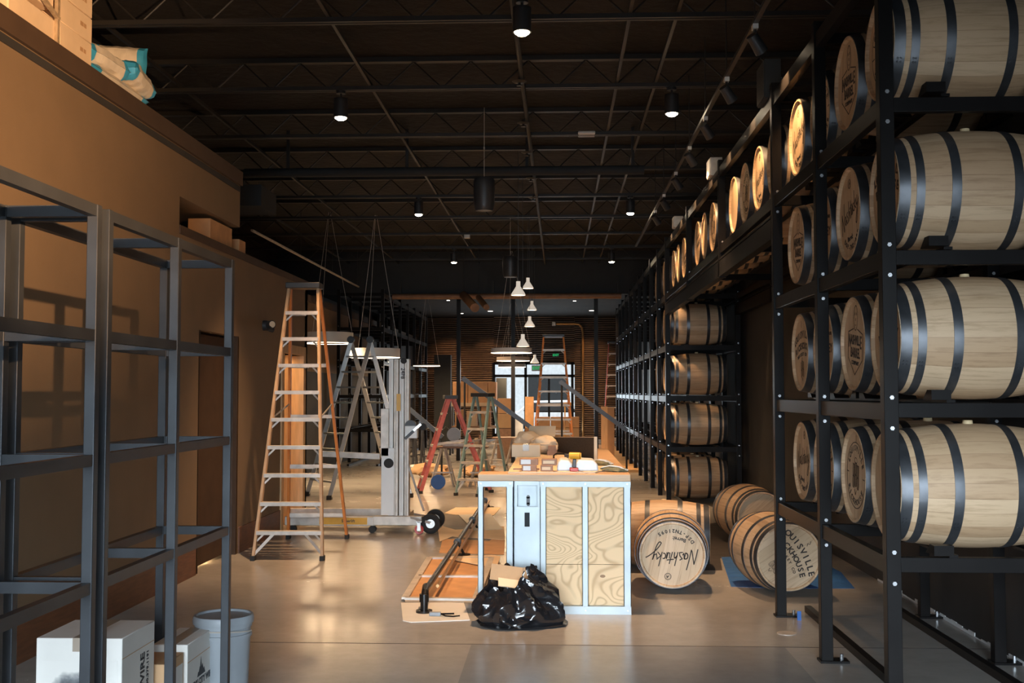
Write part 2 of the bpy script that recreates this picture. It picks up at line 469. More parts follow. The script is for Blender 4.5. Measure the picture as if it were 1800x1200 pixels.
# front wall with the shop window behind the camera
fw = B(); fw.box(-7, -3.2, YF - .15, YF, 0, ZC).box(3.0, XR + .2, YF - .15, YF, 0, ZC).box(-3.2, 3.0, YF - .15, YF, 3.15, ZC)
struct(fw.out('wall_front', 'blackwall'))
fr = B()
for x in (-3.2, -1.15, .9, 2.94): fr.box(x, x + .06, YF - .1, YF - .02, 0, 3.15)
fr.box(-3.2, 3, YF - .1, YF - .02, 0, .08)
struct(fr.out('window_1', 'steel'))
# bulkhead and lower ceiling of the rear
BZ = 4.18
struct(B().box(-7, XR, 27.4, 27.55, BZ, ZC).out('wall_bulkhead', 'bulk'))
BZ = 4.6
struct(B().box(-7, XR, 27.55, YB, BZ, BZ + .05).out('ceiling_rear', 'ceil'))
# back wall of ribbed siding with the glazed exit
dx0, dx1 = P(868, 640, Y=YB).x, P(1010, 640, Y=YB).x
dz1 = P(940, 637, Y=YB).z
zbar = P(940, 660, Y=YB).z


def ribbed(name, x0, x1, z0, z1):
    bm = B(); n = max(2, int((z1 - z0) / .04)); prev = None
    for i in range(n + 1):
        z = z0 + (z1 - z0) * i / n; yy = YB - (.028 if i % 2 else 0)
        cur = (bm.bm.verts.new((x0, yy, z)), bm.bm.verts.new((x1, yy, z)))
        if prev: bm.bm.faces.new((prev[0], prev[1], cur[1], cur[0]))
        prev = cur
    bm.box(x0, x1, YB + .002, YB + .1, z0, z1)
    return struct(bm.out(name, 'siding'))


ribbed('wall_back', -7, dx0, 0, BZ)
ribbed('wall_back_right', dx1, XR, 0, BZ)
ribbed('wall_back_above', dx0, dx1, dz1, BZ)
f = B()
for px in (868, 924, 1006):
    x = P(px, 640, Y=YB).x; f.box(x - .05, x + .05, YB - .06, YB + .04, 0, dz1)
f.box(dx0, dx1, YB - .06, YB + .04, dz1 - .08, dz1).box(dx0, dx1, YB - .06, YB + .04, zbar - .06, zbar + .04).box(dx0, dx1, YB - .06, YB + .04, 0, .2)
x = P(965, 640, Y=YB).x; f.box(x - .04, x + .04, YB - .06, YB + .04, 0, zbar)
f.box(P(924, 640, Y=YB).x, dx1, YB - .05, YB + .03, 1.0, 1.06)
d3 = struct(f.out('door_3', 'steel'))
g = B().box(dx0, dx1, YB, YB + .008, .2, dz1 - .08).out('glass_pane', 'glass', d3)
# the street beyond
struct(B().box(-25, 25, YB + .1, YB + 45, -.25, -.05).out('street_ground', 'concrete_out'))
fb = thing('building', 'pale street building seen through the glazed exit doors', 'building', (0, YB + 26, -.05))
B().box(-18, 18, 0, 4, 0, 9).out('wall', 'facade', fb)
for i in range(7):
    for z in (1.0, 4.6): B().box(-15 + i * 4.4, -12.6 + i * 4.4, -.05, .02, z, z + 1.9).out('window', 'bulk', fb)
cr = thing('car', 'white car parked outside the glazed exit doors', 'car', (-.4, YB + 9, -.05))
c = B()
prof = [(-2.2, .35), (-2.2, .85), (-1.4, .95), (-.8, 1.42), (.9, 1.45), (1.6, .98), (2.2, .85), (2.25, .35)]
c.poly([(x, -.85, z) for x, z in prof], (0, 1.7, 0)).out('body', 'carw', cr, bevel=.05)
B().poly([(-1.15, -.87, .98), (-.7, -.87, 1.33), (.8, -.87, 1.35), (1.25, -.87, .98)], (0, 1.74, 0)).out('window', 'capblack', cr)
for x in (-1.4, 1.4):
    for y in (-.88, .7): B().cyl((x, y, .32), (x, y + .18, .32), .32, n=20).out('wheel', 'rubber', cr)

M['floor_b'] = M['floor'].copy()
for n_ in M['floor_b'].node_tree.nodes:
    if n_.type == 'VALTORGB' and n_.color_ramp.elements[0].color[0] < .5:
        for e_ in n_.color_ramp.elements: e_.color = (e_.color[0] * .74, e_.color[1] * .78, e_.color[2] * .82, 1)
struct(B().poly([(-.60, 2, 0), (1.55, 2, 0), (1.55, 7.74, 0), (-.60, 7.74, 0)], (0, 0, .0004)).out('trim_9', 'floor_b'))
# seams of the slab
sm = B()
for y in (7.75, 14.55, 18.6, 19.3): sm.box(-5.4, XR, y, y + .012, .0, .0008)
struct(sm.out('trim_8', 'mat'))
# floor cover plates
for i, (px, py) in enumerate(((1383, 1113),)):
    p = P(px, py, Z=0)
    tag(B().cyl((p.x, p.y, 0), (p.x, p.y, .004), .07, n=24).out('floor_cover_plate', 'aludull'), 'small round metal cover plate set in the concrete floor', 'cover plate')

# ------------------------------------------------------------------ ceiling steelwork
ZJ = 4.90
for k in range(9):
    y = 9.3 + 2.126 * k if k else 9.3
    if y > 27: break
    t = thing('bar_joist', 'black steel bar joist across the ceiling, %s counted from the camera' % ORD[k], 'joist', (0, y, ZJ), group=None)
    B().box(-6.95, XR - .02, y - .045, y - .012, ZJ, ZJ + .04).box(-6.95, XR - .02, y + .012, y + .045, ZJ, ZJ + .04).out('bottom_chord', 'joist', t, world=True)
    B().box(-6.95, XR - .02, y - .04, y + .04, ZC - .055, ZC - .003).out('top_chord', 'joist', t, world=True)
    wb = B(); x = -6.9; j = 0
    while x < XR - .3:
        nx = x + .30
        wb.cyl((x, y, ZJ + (.02 if j % 2 else .3)), (nx, y, ZJ + (.3 if j % 2 else .02)), .009, n=6)
        x = nx; j += 1
    wb.out('web', 'joist', t, world=True)
t = thing('bar_joist', 'black steel bar joist nearest the camera, high above the frame', 'joist', (0, 7.2, ZJ))
B().box(-6.95, XR - .02, 7.16, 7.24, ZJ, ZJ + .04).out('bottom_chord', 'joist', t, world=True)
B().box(-6.95, XR - .02, 7.16, 7.24, ZC - .055, ZC - .003).out('top_chord', 'joist', t, world=True)
wb = B(); x = -6.9; j = 0
while x < XR - .3:
    wb.cyl((x, 7.2, ZJ + (.02 if j % 2 else .3)), (x + .3, 7.2, ZJ + (.3 if j % 2 else .02)), .009, n=6); x += .3; j += 1
wb.out('web', 'joist', t, world=True)
for i, X in enumerate((-5.2, -3.95, -1.95, .62, 1.02)):
    lab = ['leftmost', 'second from the left', 'middle', 'second from the right', 'rightmost'][i]
    tag(B().box(X - .015, X + .015, 6.8, 27.4, ZJ + .04, ZJ + .075).out('bridging_angle', 'joist'), 'long steel bridging angle under the deck, %s' % lab, 'bridging')
# heavy round duct across
a = P(430, 300, Y=14.6)
t = thing('duct', 'long dark grey duct running across the ceiling', 'duct', (-1.4, 14.6, 4.62))
B().cyl((P(430, 298, Y=14.6).x, 14.6, 4.68), (P(1132, 298, Y=14.6).x, 14.6, 4.68), .062, n=16).out('pipe', 'bulk', t, world=True)
for x in (-3.6, -2, -.4, 1.0): B().box(x - .02, x + .02, 14.58, 14.62, 4.7, ZC).out('hanger', 'bulk', t, world=True)
p = P(455, 357, Y=13.2)
tag(B().box(-4.9, -3.5, 12.9, 13.6, 3.95, 4.2).out('duct_box', 'bulk'), 'dark rectangular air duct box above the left wall', 'duct')
# sprinkler line
t = thing('sprinkler_pipe', 'thin black sprinkler pipe with drop heads along the ceiling centre', 'pipe', (-.3, 9.5, ZJ))
B().cyl((-.36, 8.0, ZJ - .02), (-.30, 27, ZJ - .02), .024, n=8).out('pipe', 'joist', t, world=True)
for (px, py) in ((913, 150), (920, 222), (926, 273), (933, 318), (937, 352)):
    q = P(px, py, Z=ZJ - .1)
    B().cyl((q.x, q.y, ZJ - .02), (q.x, q.y, ZJ - .1), .014, n=8).cyl((q.x, q.y, ZJ - .06), (q.x, q.y, ZJ - .075), .075, .05, n=16).cyl((q.x, q.y, ZJ - .1), (q.x, q.y, ZJ - .106), .03, n=10).out('sprinkler_head', 'joist', t, world=True)

# ------------------------------------------------------------------ lamps
def spot(name, loc, aim, power, col, ang=120, blend=.6, size=.05):
    l = bpy.data.lights.new(name, 'SPOT'); l.energy = power; l.color = col; l.spot_size = math.radians(ang); l.spot_blend = blend; l.shadow_soft_size = size
    o = bpy.data.objects.new(name, l); C.objects.link(o); o.location = loc
    o.rotation_euler = (Vector(aim) - Vector(loc)).to_track_quat('-Z', 'Y').to_euler()
    return o


WARM = (1.0, .60, .31)


def can_light(x, y, z, label, power, cone_=66):
    t = thing('cylinder_downlight', label, 'ceiling light', (x, y, z))
    B().cyl((0, 0, .0), (0, 0, .2), .075, n=24, cap=False).cyl((0, 0, .18), (0, 0, .2), .075, n=24).lathe([(.075, 0), (.062, 0), (.055, .03), (.075, .03)], 24).out('housing', 'capblack', t)
    B().cyl((0, 0, .2), (0, 0, ZJ - z + .01), .012, n=8).cyl((0, 0, ZJ - z - .03), (0, 0, ZJ - z), .05, n=16).out('stem', 'capblack', t)
    B().lathe([(0, -.028), (.035, -.024), (.058, -.008), (.062, .006), (0, .012)], 24).out('lens', 'lens', t)
    o = spot('lamp_glow', (0, 0, -.05), (0, 0, -1), power, WARM, cone_, 1, .06); o.parent = t


LP = 900
JY = [9.3 + 2.126 * k for k in range(9)]
def snap(px, py):
    q = P(px, py, Z=ZL); y = min(JY, key=lambda v: abs(v - q.y)); return P(px, py, Y=y)

ZL = 4.63
can_light(-.28, P(918, 57, Z=ZL).y, ZL, 'glowing cylinder downlight at top centre, nearest to the camera', LP)
for i, (px, py) in enumerate(((599, 207), (736, 377), (798, 461))):
    p = snap(px, py); can_light(p.x, p.y, p.z, 'glowing cylinder downlight of the left ceiling row, %s from the camera' % ORD[i], LP)
for i, (px, py) in enumerate(((1181, 200), (1108, 375), (1075, 460))):
    p = snap(px, py); can_light(p.x, p.y, p.z, 'glowing cylinder downlight of the right ceiling row, %s from the camera' % ORD[i], LP)
# unseen lamp read off the left wall's shadows, given an added tripod fixture
t = thing('unseen_work_light', 'unseen warm work light on an added tripod, aimed at the left wall', 'work light', (1.0, .9, 0))
for a_ in (.3, 2.4, 4.5): B().cyl((.5 * math.cos(a_), .5 * math.sin(a_), .02), (0, 0, .9), .012, n=8).out('leg', 'capblack', t)
B().cyl((0, 0, .85), (0, 0, 2.4), .015, n=8).out('pole', 'capblack', t)
B().cyl((.06, -.08, 2.45), (-.03, .04, 2.47), .09, .12, n=20).out('housing', 'drill', t)
WL = (.95, .97, 2.5)
o = spot('work_glow', (WL[0] - 1.0 , WL[1] - .9, WL[2]), (-4.5, 4.85, 3.75), 4400, (1, .58, .29), 45, .95, .02); o.parent = t
# small downlights in the rear ceiling
for i, (px, py) in enumerate(((839, 516), (1052, 516), (862, 547), (1040, 546), (874, 565), (1034, 564), (788, 528), (1010, 529), (812, 551), (822, 557))):
    p = P(px, py, Z=BZ - .01)
    if p.y > 41: continue
    side = ('left' if px < 930 else 'right') + (' and farther out' if px in (788, 1010, 812, 822) else '')
    t = tag(B().cyl((p.x, p.y, BZ - .012), (p.x, p.y, BZ + .004), .085 if i < 6 else .05, n=16).out('recessed_downlight', 'small'),
            'tiny recessed rear ceiling light %s of the pendants, %s row' % (side, ORD[i // 2 + i // 9]), 'ceiling light')
    if i < 6: spot('rear_glow', (p.x, p.y, BZ - .03), (p.x, p.y, 0), 260, WARM, 100)
# wall washers on the rear siding
for x in (1.3, -4.1, -2.6): spot('rear_wall_washer', (x, YB - 1.4, BZ - .05), (x, YB, 2.0), 130, (1, .5, .2), 70)


def ring_light(px, py, Y, d, label, on='tube', h=.11):
    c = P(px, py, Y=Y)
    t = thing('ring_pendant', label, 'pendant light', c)
    R = d / 2
    B().lathe([(R, 0), (R, h), (R - .06, h), (R - .06, 0)], 48, close=True).out('ring', 'white', t)
    B().lathe([(R - .002, -.006), (R - .002, 0.0), (R - .058, .0), (R - .058, -.006)], 48, close=True).out('diffuser', on, t)
    zc = min(ZC, 5.2) if Y < 27.4 else BZ
    for a in (.4, 2.5, 4.6):
        B().cyl((R * math.cos(a) * .97, R * math.sin(a) * .97, h), (.02 * math.cos(a), .02 * math.sin(a), zc - c.z), .004, n=5).out('cable', 'aludull', t)
    l = bpy.data.lights.new('ring_glow', 'AREA'); l.shape = 'DISK'; l.size = d; l.energy = 80; l.color = (1, .68, .38)
    o = bpy.data.objects.new('ring_glow', l); C.objects.link(o); o.parent = t; o.location = (0, 0, -.03)


ring_light(577, 603, 21.0, .95, 'glowing ring pendant behind the tall tan ladder', h=.2)
ring_light(659, 628, 21.4, .97, 'glowing ring pendant behind the silver ladder', h=.17)
ring_light(899, 620, 27.0, 1.0, 'nearest glowing ring of the three over the rear hall')
ring_light(902, 634, 32.5, .97, 'middle glowing ring of the three over the rear hall')
ring_light(900, 645, 38.5, .95, 'farthest glowing ring of the three, in front of the exit glass')
ring_light(671, 636, 34, .45, 'small lit ring seen beside the top of the white lift mast')
ring_light(750, 643, 31, .75, 'thin lit ring right of the white lift mast', h=.03)


def cone(px, py, wpx, label):
    r = .105; Y = 1950 * 2 * r / wpx
    c = P(px, py, Y=Y)
    t = thing('cone_pendant', label, 'pendant light', c)
    B().lathe([(.030, .195), (.032, .13), (.05, .10), (.095, .03), (.105, .0), (.101, .0), (.09, .03), (.045, .098), (.026, .13), (.026, .195)], 32, close=True).cyl((0, 0, .19), (0, 0, .2), .03, n=16).out('shade', 'shade', t)
    B().lathe([(0, .012), (.088, .012), (.09, .004), (0, .004)], 24).out('lens', 'inner', t)
    B().cyl((0, 0, .2), (0, 0, (ZC if Y < 27.4 else BZ) - c.z), .004, n=5).out('cord', 'capblack', t)
    o = spot('pendant_glow', (0, 0, -.02), (0, 0, -1), 110, (1, .6, .3), 130); o.parent = t


cone(911, 519, 26, 'white cone pendant hanging lowest of the front pair')
cone(928, 507, 20, 'white cone pendant hanging highest, just right of the front one')
cone(935, 545, 17, 'white cone pendant below the front pair')
cone(931, 574, 19, 'white cone pendant in the middle of the cluster')
cone(919, 609, 23, 'white cone pendant overlapping the lit ring')
cone(940, 638, 15.5, 'lowest and farthest white cone pendant')

# track lights over the rack
XT = 1.46; ZT = 4.45
ys = [P(px, py, X=XT).y for px, py in ((1327, 50), (1277, 140), (1240, 212), (1212, 267), (1188, 316), (1167, 350), (1152, 377))]
t = thing('lighting_track', 'black lighting track along the ceiling above the barrel rack', 'lighting track', (XT, 8, ZT))
B().box(XT - .018, XT + .018, 6.9, 20.6, ZT, ZT + .03).out('track', 'capblack', t, world=True)
for y in ys: B().cyl((XT, y, ZT + .03), (XT, y, ZC), .006, n=6).out('hanger', 'capblack', t, world=True)
for i, y in enumerate(ys):
    t = thing('track_spotlight', 'black spotlight on the ceiling track, %s from the camera' % ORD[i], 'spotlight', (XT, y, ZT))
    B().box(-.02, .02, -.035, .035, -.035, 0).out('adapter', 'white', t)
    aim = Vector((1.95 - XT, .35, -.62)).normalized()
    B().cyl((0, 0, -.03), (0, 0, -.10), .012, n=8).out('stem', 'capblack', t)
    c0 = Vector((0, 0, -.12)) - aim * .05
    B().cyl(c0, c0 + aim * .15, .042, .05, n=18).out('head', 'capblack', t)
    B().cyl(c0 + aim * .151, c0 + aim * .153, .038, n=16).out('lens', 'lens', t)
    o = spot('track_glow', c0 + aim * .17, c0 + aim * 2, 110, (1, .58, .27), 62, .7, .02); o.parent = t
# thin track on the left ceiling
t = thing('lighting_track', 'thin lit rail high on the left above the ladders', 'lighting track', (-4.8, 19, 4.6))
B().box(-4.94, -4.9, 17.6, 27.2, 4.34, 4.37).out('track', 'aludull', t, world=True)
for y in (18, 21, 24, 27): B().cyl((-4.92, y, 4.37), (-4.92, y, ZC), .006, n=6).out('hanger', 'capblack', t, world=True)
# wall lamp
p = P(463, 572, X=XL)
t = thing('wall_spotlight', 'small round black wall light with a pale lens on the left wall', 'wall light', (XL, p.y, p.z))
B().cyl((0, 0, 0), (.05, 0, 0), .06, n=20).cyl((.05, 0, 0), (.12, -.06, .01), .05, n=20).out('housing', 'capblack', t)
B().cyl((.12, -.06, .01), (.123, -.063, .01), .038, n=20).out('lens', 'cardpale', t)
B().cyl((.04, .05, -.03), (.09, .1, -.05), .03, n=14).out('lamp_head', 'capblack', t)

# ceiling devices
def speaker(px, py0, py1, wpx, Y, label):
    c = P(px, py1, Y=Y); r = wpx / 2 / 1950 * Y; hh = P(px, py0, Y=Y).z - c.z
    t = thing('pendant_speaker', label, 'speaker', c)
    B().lathe([(0, 0), (r * .78, 0), (r * .86, .012), (r * .97, .08), (r, hh * .7), (r, hh - .05), (r * .9, hh - .015), (r * .5, hh), (0, hh)], 36).out('housing', 'capblack', t)
    B().lathe([(r * .80, -.004), (r * .80, .01), (r * .66, .01), (r * .66, -.004)], 30, close=True).out('grille_ring', 'joist', t)
    B().cyl((0, 0, hh), (0, 0, ZC - c.z), .004, n=6).out('cable', 'aludull', t)
    B().cyl((0, 0, hh + .35), (0, 0, hh + .38), .01, n=8).out('cable_gripper', 'alu', t)


speaker(851, 312, 370, 38, 13.5, 'large black cylinder speaker hanging left of the pendants')
speaker(897, 450, 487, 28, 21.9, 'farther black cylinder speaker hanging just behind the front cone pendant')
p = P(1031, 238, Y=13.55)
t = thing('wifi_access_point', 'white rounded access point under a ceiling joist', 'access point', p)
B().box(-.105, .105, -.1, .1, 0, .035).out('body', 'white', t, bevel=.012)
B().cyl((-.03, 0, .03), (-.03, 0, ZJ - p.z + .01), .01, n=6).cyl((.03, 0, .03), (.03, 0, ZJ - p.z + .01), .01, n=6).out('bracket', 'capblack', t)
p = P(821, 419, Y=22.06)
t = thing('motion_sensor', 'small pale grey sensor box on the ceiling', 'sensor', p)
B().box(-.06, .06, -.04, .04, 0, .09).out('body', 'aludull', t, bevel=.008)
B().cyl((0, 0, .09), (0, 0, ZJ - p.z + .01), .008, n=6).out('bracket', 'capblack', t)
# pipes below the bulkhead, angled duct sleeves
t = thing('service_pipe', 'warm-lit horizontal pipe along the foot of the bulkhead', 'pipe', (-1, 27.3, 4.1))
B().cyl((P(690, 521, Y=27.3).x, 27.3, 4.12), (P(1092, 521, Y=27.3).x, 27.3, 4.12), .07, n=12).out('pipe', 'brown', t, world=True)
for x in (-3.9, -1.6, .6, 1.5): B().box(x - .03, x + .03, 27.28, 27.4, 4.12, 4.5).out('hanger', 'bulk', t, world=True)
for i, (p0, p1) in enumerate((((815, 519), (835, 541)), ((841, 523), (855, 540)))):
    a = P(p0[0], p0[1], Y=26.2); b_2 = P(p1[0], p1[1], Y=24.6 if i == 0 else 25.2)
    t = thing('duct_sleeve', ['larger', 'smaller'][i] + ' of two angled round duct stubs under the bulkhead', 'duct', a)
    B().cyl(a, b_2, .1 - .03 * i, n=16).out('tube', 'brown', t, world=True)
    B().cyl(a, (a.x, a.y, ZC), .01, n=6).out('hanger', 'capblack', t, world=True)
# conduit on the rear wall
t = thing('conduit', 'brass coloured conduit bending down the rear siding right of the doors', 'pipe', (P(1024, 700, Y=41.9).x, 41.9, 0))
q = [P(975, 569, Y=41.88), P(1010, 569, Y=41.88), P(1018, 570, Y=41.88), P(1023, 576, Y=41.88), P(1024.5, 585, Y=41.88)]
q.append(Vector((q[-1].x, q[-1].y, .05)))
B().tube(q, .045, 10).out('pipe', 'copper', t, world=True)
B().box(q[0].x - .1, q[0].x + .04, 41.8, 41.97, q[0].z - .08, q[0].z + .08).out('junction_box', 'aludull', t, world=True)
# exit sign, and a second box modelling its green reflection in the door glass
for i, (px, py, Y) in enumerate(((977, 624, 41.7), (944, 647, 41.6))):
    p = P(px, py, Y=Y); k = .65 + .35 * i
    t = thing('exit_sign_and_reflection', ['small green exit sign above the rear doors', 'sign box standing in for the green reflection in the door glass'][i], 'sign', p)
    B().box(-.2 * k, .2 * k, -.02, .02, -.11 * k, .11 * k).out('box', 'capblack' if i == 0 else 'label', t)
    B().text('EXIT', .17 * k, Tm(0, -.0215, 0, PI / 2), bold=.004).out('lettering', 'exit', t)
    B().cyl((0, 0, .11 * k), (0, 0, BZ - p.z), .01, n=6).out('stem', 'capblack', t)
# grey column at the rear left
tag(B().box(P(763, 640, Y=34).x, P(792, 640, Y=34).x, 34, 34.4, 0, 2.9).out('column', 'bulk'), 'plain grey column standing at the rear left', 'column')

# ------------------------------------------------------------------ barrels
HL = .445; RB = .335; RH = .283


def rad(x): return RB - (RB - RH) * (x / HL) ** 2


def ribbon(b, pts, wd, x=-.4262, closed=False):
    """ink stroke on the barrel head: pts are (u, v) seen by someone facing the head"""
    pts = [Vector((u, v)) for u, v in pts]
    n = len(pts)
    for i in range(n if closed else n - 1):
        p, q = pts[i], pts[(i + 1) % n]
        d = (q - p)
        if d.length < 1e-6: continue
        d.normalize(); s_ = Vector((-d.y, d.x)) * wd / 2
        e = d * wd * .3
        c = [p - e + s_, p - e - s_, q + e - s_, q + e + s_]
        vs = [b.bm.verts.new((x, -k.x, k.y)) for k in c]
        vs2 = [b.bm.verts.new((x + .0012, -k.x, k.y)) for k in c]
        b.bm.faces.new(vs); b.bm.faces.new(vs2[::-1])


def htext(b, s, size, u, v, rot=0, bold=.0, sx=1.0, x=-.4258):
    """text on the head plane; text x -> -Y, text y -> Z, faces -X"""
    T = Matrix(((0, 0, -1, x), (-1, 0, 0, -u), (0, 1, 0, v), (0, 0, 0, 1))) @ Matrix.Rotation(rot, 4, 'Z') @ Matrix.Diagonal((sx, 1, 1, 1))
    b.text(s, size, T, bold=bold)


def arc_text(b, s, size, R, mid, step, top=True, cu=0, cv=0, bold=.0):
    n = len(s)
    for i, ch in enumerate(s):
        if ch == ' ': continue
        a = mid + (-(i - (n - 1) / 2) if top else (i - (n - 1) / 2)) * step
        htext(b, ch, size, cu + R * math.cos(a), cv + R * math.sin(a), a - PI / 2 if top else a + PI / 2, bold)


def circ(r, cu=0, cv=0, n=48, ry=None, a0=0, a1=2 * PI):
    ry = ry or r
    return [(cu + r * math.cos(a0 + (a1 - a0) * i / n), cv + ry * math.sin(a0 + (a1 - a0) * i / n)) for i in range(n)]


def minibarrels(b, cu, cv, k):
    for dx in (-1, 0, 1):
        for dy in (0, 1):
            ox = cu + dx * .047 * k; oy = cv + (dy - .5) * .075 * k + (.012 * k if dx == 0 else 0)
            ribbon(b, [(ox - .017 * k, oy + .035 * k), (ox - .022 * k, oy), (ox - .017 * k, oy - .035 * k)], .004 * k)
            ribbon(b, [(ox + .017 * k, oy + .035 * k), (ox + .022 * k, oy), (ox + .017 * k, oy - .035 * k)], .004 * k)
            for q in (-.007, .004, .012): ribbon(b, [(ox + q * k, oy + .033 * k), (ox + q * k, oy - .033 * k)], .003 * k)
            for e in (-.034, .034): ribbon(b, [(ox - .017 * k, oy + e * k), (ox, oy + (e - .006) * k), (ox + .017 * k, oy + e * k)], .004 * k)
    ribbon(b, circ(.03 * k, cu, cv + .095 * k, 14, .017 * k), .004 * k, closed=True)
    ribbon(b, [(cu - .02 * k, cv - .085 * k), (cu, cv - .115 * k), (cu + .02 * k, cv - .085 * k)], .005 * k)


def bez(p0, p1, p2, p3, n=8):
    r = []
    for i in range(n + 1):
        t = i / n; r.append(tuple((1 - t) ** 3 * a + 3 * (1 - t) ** 2 * t * b_ + 3 * (1 - t) * t * t * c + t ** 3 * d for a, b_, c, d in zip(p0, p1, p2, p3)))
    return r


def script_word(b, cu, cv, k, rot):
    """the slanted signature word, stroke by stroke"""
    st = []
    # N
    st.append([(-.2, -.055), (-.185, .01), (-.17, .06)]); st.append([(-.17, .06), (-.155, -.04), (-.15, -.05)]); st.append([(-.15, -.05), (-.13, .04), (-.112, .105)])
    # a
    st.append(bez((-.098, .02), (-.13, .03), (-.13, -.03), (-.105, -.025)) + [(-.095, .02), (-.092, -.022), (-.082, -.01)])
    # s
    st.append([(-.06, .03), (-.078, .02), (-.06, -.005), (-.058, -.028), (-.082, -.03)])
    # h
    st.append([(-.045, -.03), (-.02, .075)]); st.append(bez((-.038, -.005), (-.02, .03), (-.012, .02), (-.02, -.028)))
    # t
    st.append([(-.002, -.03), (.022, .06)]); st.append([(-.012, .025), (.04, .032)])
    # u
    st.append([(.022, .018), (.017, -.022), (.03, -.026), (.044, .02), (.040, -.026)])
    # c
    st.append(bez((.072, .02), (.045, .03), (.045, -.03), (.068, -.02)))
    # k
    st.append([(.078, -.028), (.105, .08)]); st.append([(.12, .028), (.088, 0), (.112, -.028)])
    # y with long tail
    st.append([(.118, .02), (.122, -.015), (.14, -.005), (.152, .03)]); st.append(bez((.152, .03), (.13, -.08), (.10, -.13), (.085, -.10)) + bez((.085, -.10), (.10, -.06), (.17, .0), (.205, .015)))
    for s in st:
        pts = []
        for u, v in s:
            u, v = u * k, v * k
            pts.append((cu + u * math.cos(rot) - v * math.sin(rot), cv + u * math.sin(rot) + v * math.cos(rot)))
        ribbon(b, pts, .009)


def marking(kind):
    b = B()
    if kind == 'script':
        script_word(b, .0, .01, 1.1, .2)
        arc_text(b, 'DSP-TN21095', .042, .208, -PI / 2, .155, top=False, bold=.0014)
        htext(b, 'Barrel:', .044, -.03, -.145, 0, .0012)
        ribbon(b, circ(.028, 0, .19, 20), .004, closed=True); ribbon(b, [(-.008, .182), (.004, .2), (.01, .186)], .007); ribbon(b, circ(.022, 0, .19, 16), .0015, closed=True)
    elif kind == 'shield':
        k = 1.22
        ribbon(b, circ(.034 * k, 0, .13 * k, 24, .062 * k), .006, closed=True)
        for u, v in ((-.013, .15), (.013, .15), (0, .122)): ribbon(b, [(u * k, v * k - .006), (u * k, v * k + .006)], .008)
        ribbon(b, [(-.014, .118), (0, .112), (.014, .118)], .003)
        ribbon(b, [(u * k, v * k) for u, v in [(-.034, .075), (-.13, .055), (-.13, -.075), (0, -.155), (.13, -.075), (.13, .055), (.034, .075)]], .007)
        htext(b, 'ASHVILL', .082, 0, .02, 0, .0022, .66)
        htext(b, 'N', .11, -.124, .010, 0, .0022, .62); htext(b, 'E', .11, .122, .010, 0, .0022, .62)
        htext(b, 'BARREL', .085, 0, -.058, 0, .0022, .72)
        htext(b, 'COMPANY', .034, 0, -.118, 0, .0008)
    elif kind == 'ring':
        ribbon(b, circ(.20, 0, 0, 60), .0055, closed=True)
        arc_text(b, 'LOUISVILLE', .05, .165, PI / 2, .245, True, bold=.0007)
        arc_text(b, 'RICKHOUSE', .05, .165, -PI / 2, .25, False, bold=.0007)
        for s_ in (-1, 1): ribbon(b, [(s_ * .155, 0), (s_ * .2, 0)], .006)
        minibarrels(b, 0, -.005, 1.0)
        ribbon(b, [(0, .2), (0, .245)], .006)
    elif kind == 'stacked':
        arc_text(b, 'LOUISVILLE', .074, .62, PI / 2, .082, True, 0, -.49, bold=.0022)
        arc_text(b, 'RICKHOUSE', .068, .60, PI / 2, .080, True, 0, -.555, bold=.0022)
        arc_text(b, 'WHISKEY CO', .034, .58, PI / 2, .050, True, 0, -.595, bold=.001)
        minibarrels(b, 0, -.125, .75)
        ribbon(b, [(-.007, .235), (.007, .215), (-.007, .20), (.007, .185)], .005)
    elif kind == 'whiskey':
        htext(b, 'LOUISVILLE RICKHOUSE', .03, 0, .1, 0, .0006)
        htext(b, 'WHISKEY', .085, 0, -.0, 0, .002)
        ribbon(b, circ(.03, 0, -.13, 20), .004, closed=True)
    elif kind == 'crest':
        ribbon(b, [(-.10, .07), (-.07, .10), (-.08, .13), (-.02, .12), (0, .16), (.03, .12), (.09, .12), (.08, .07), (.12, .02), (.09, -.04), (.11, -.1), (.05, -.11), (0, -.16), (-.04, -.11), (-.1, -.1), (-.09, -.03), (-.13, .02)], .006, closed=True)
        ribbon(b, [(-.09, .05), (-.05, -.02), (-.09, -.08)], .004); ribbon(b, [(.08, .05), (.04, 0), (.08, -.07)], .004)
        htext(b, 'LOUISVILLE', .034, 0, .02, 0, .0008); htext(b, 'RICKHOUSE', .034, 0, -.03, 0, .0008)
    me_o = b.out('head_marking', 'brand')
    me = me_o.data; bpy.data.objects.remove(me_o)
    return me


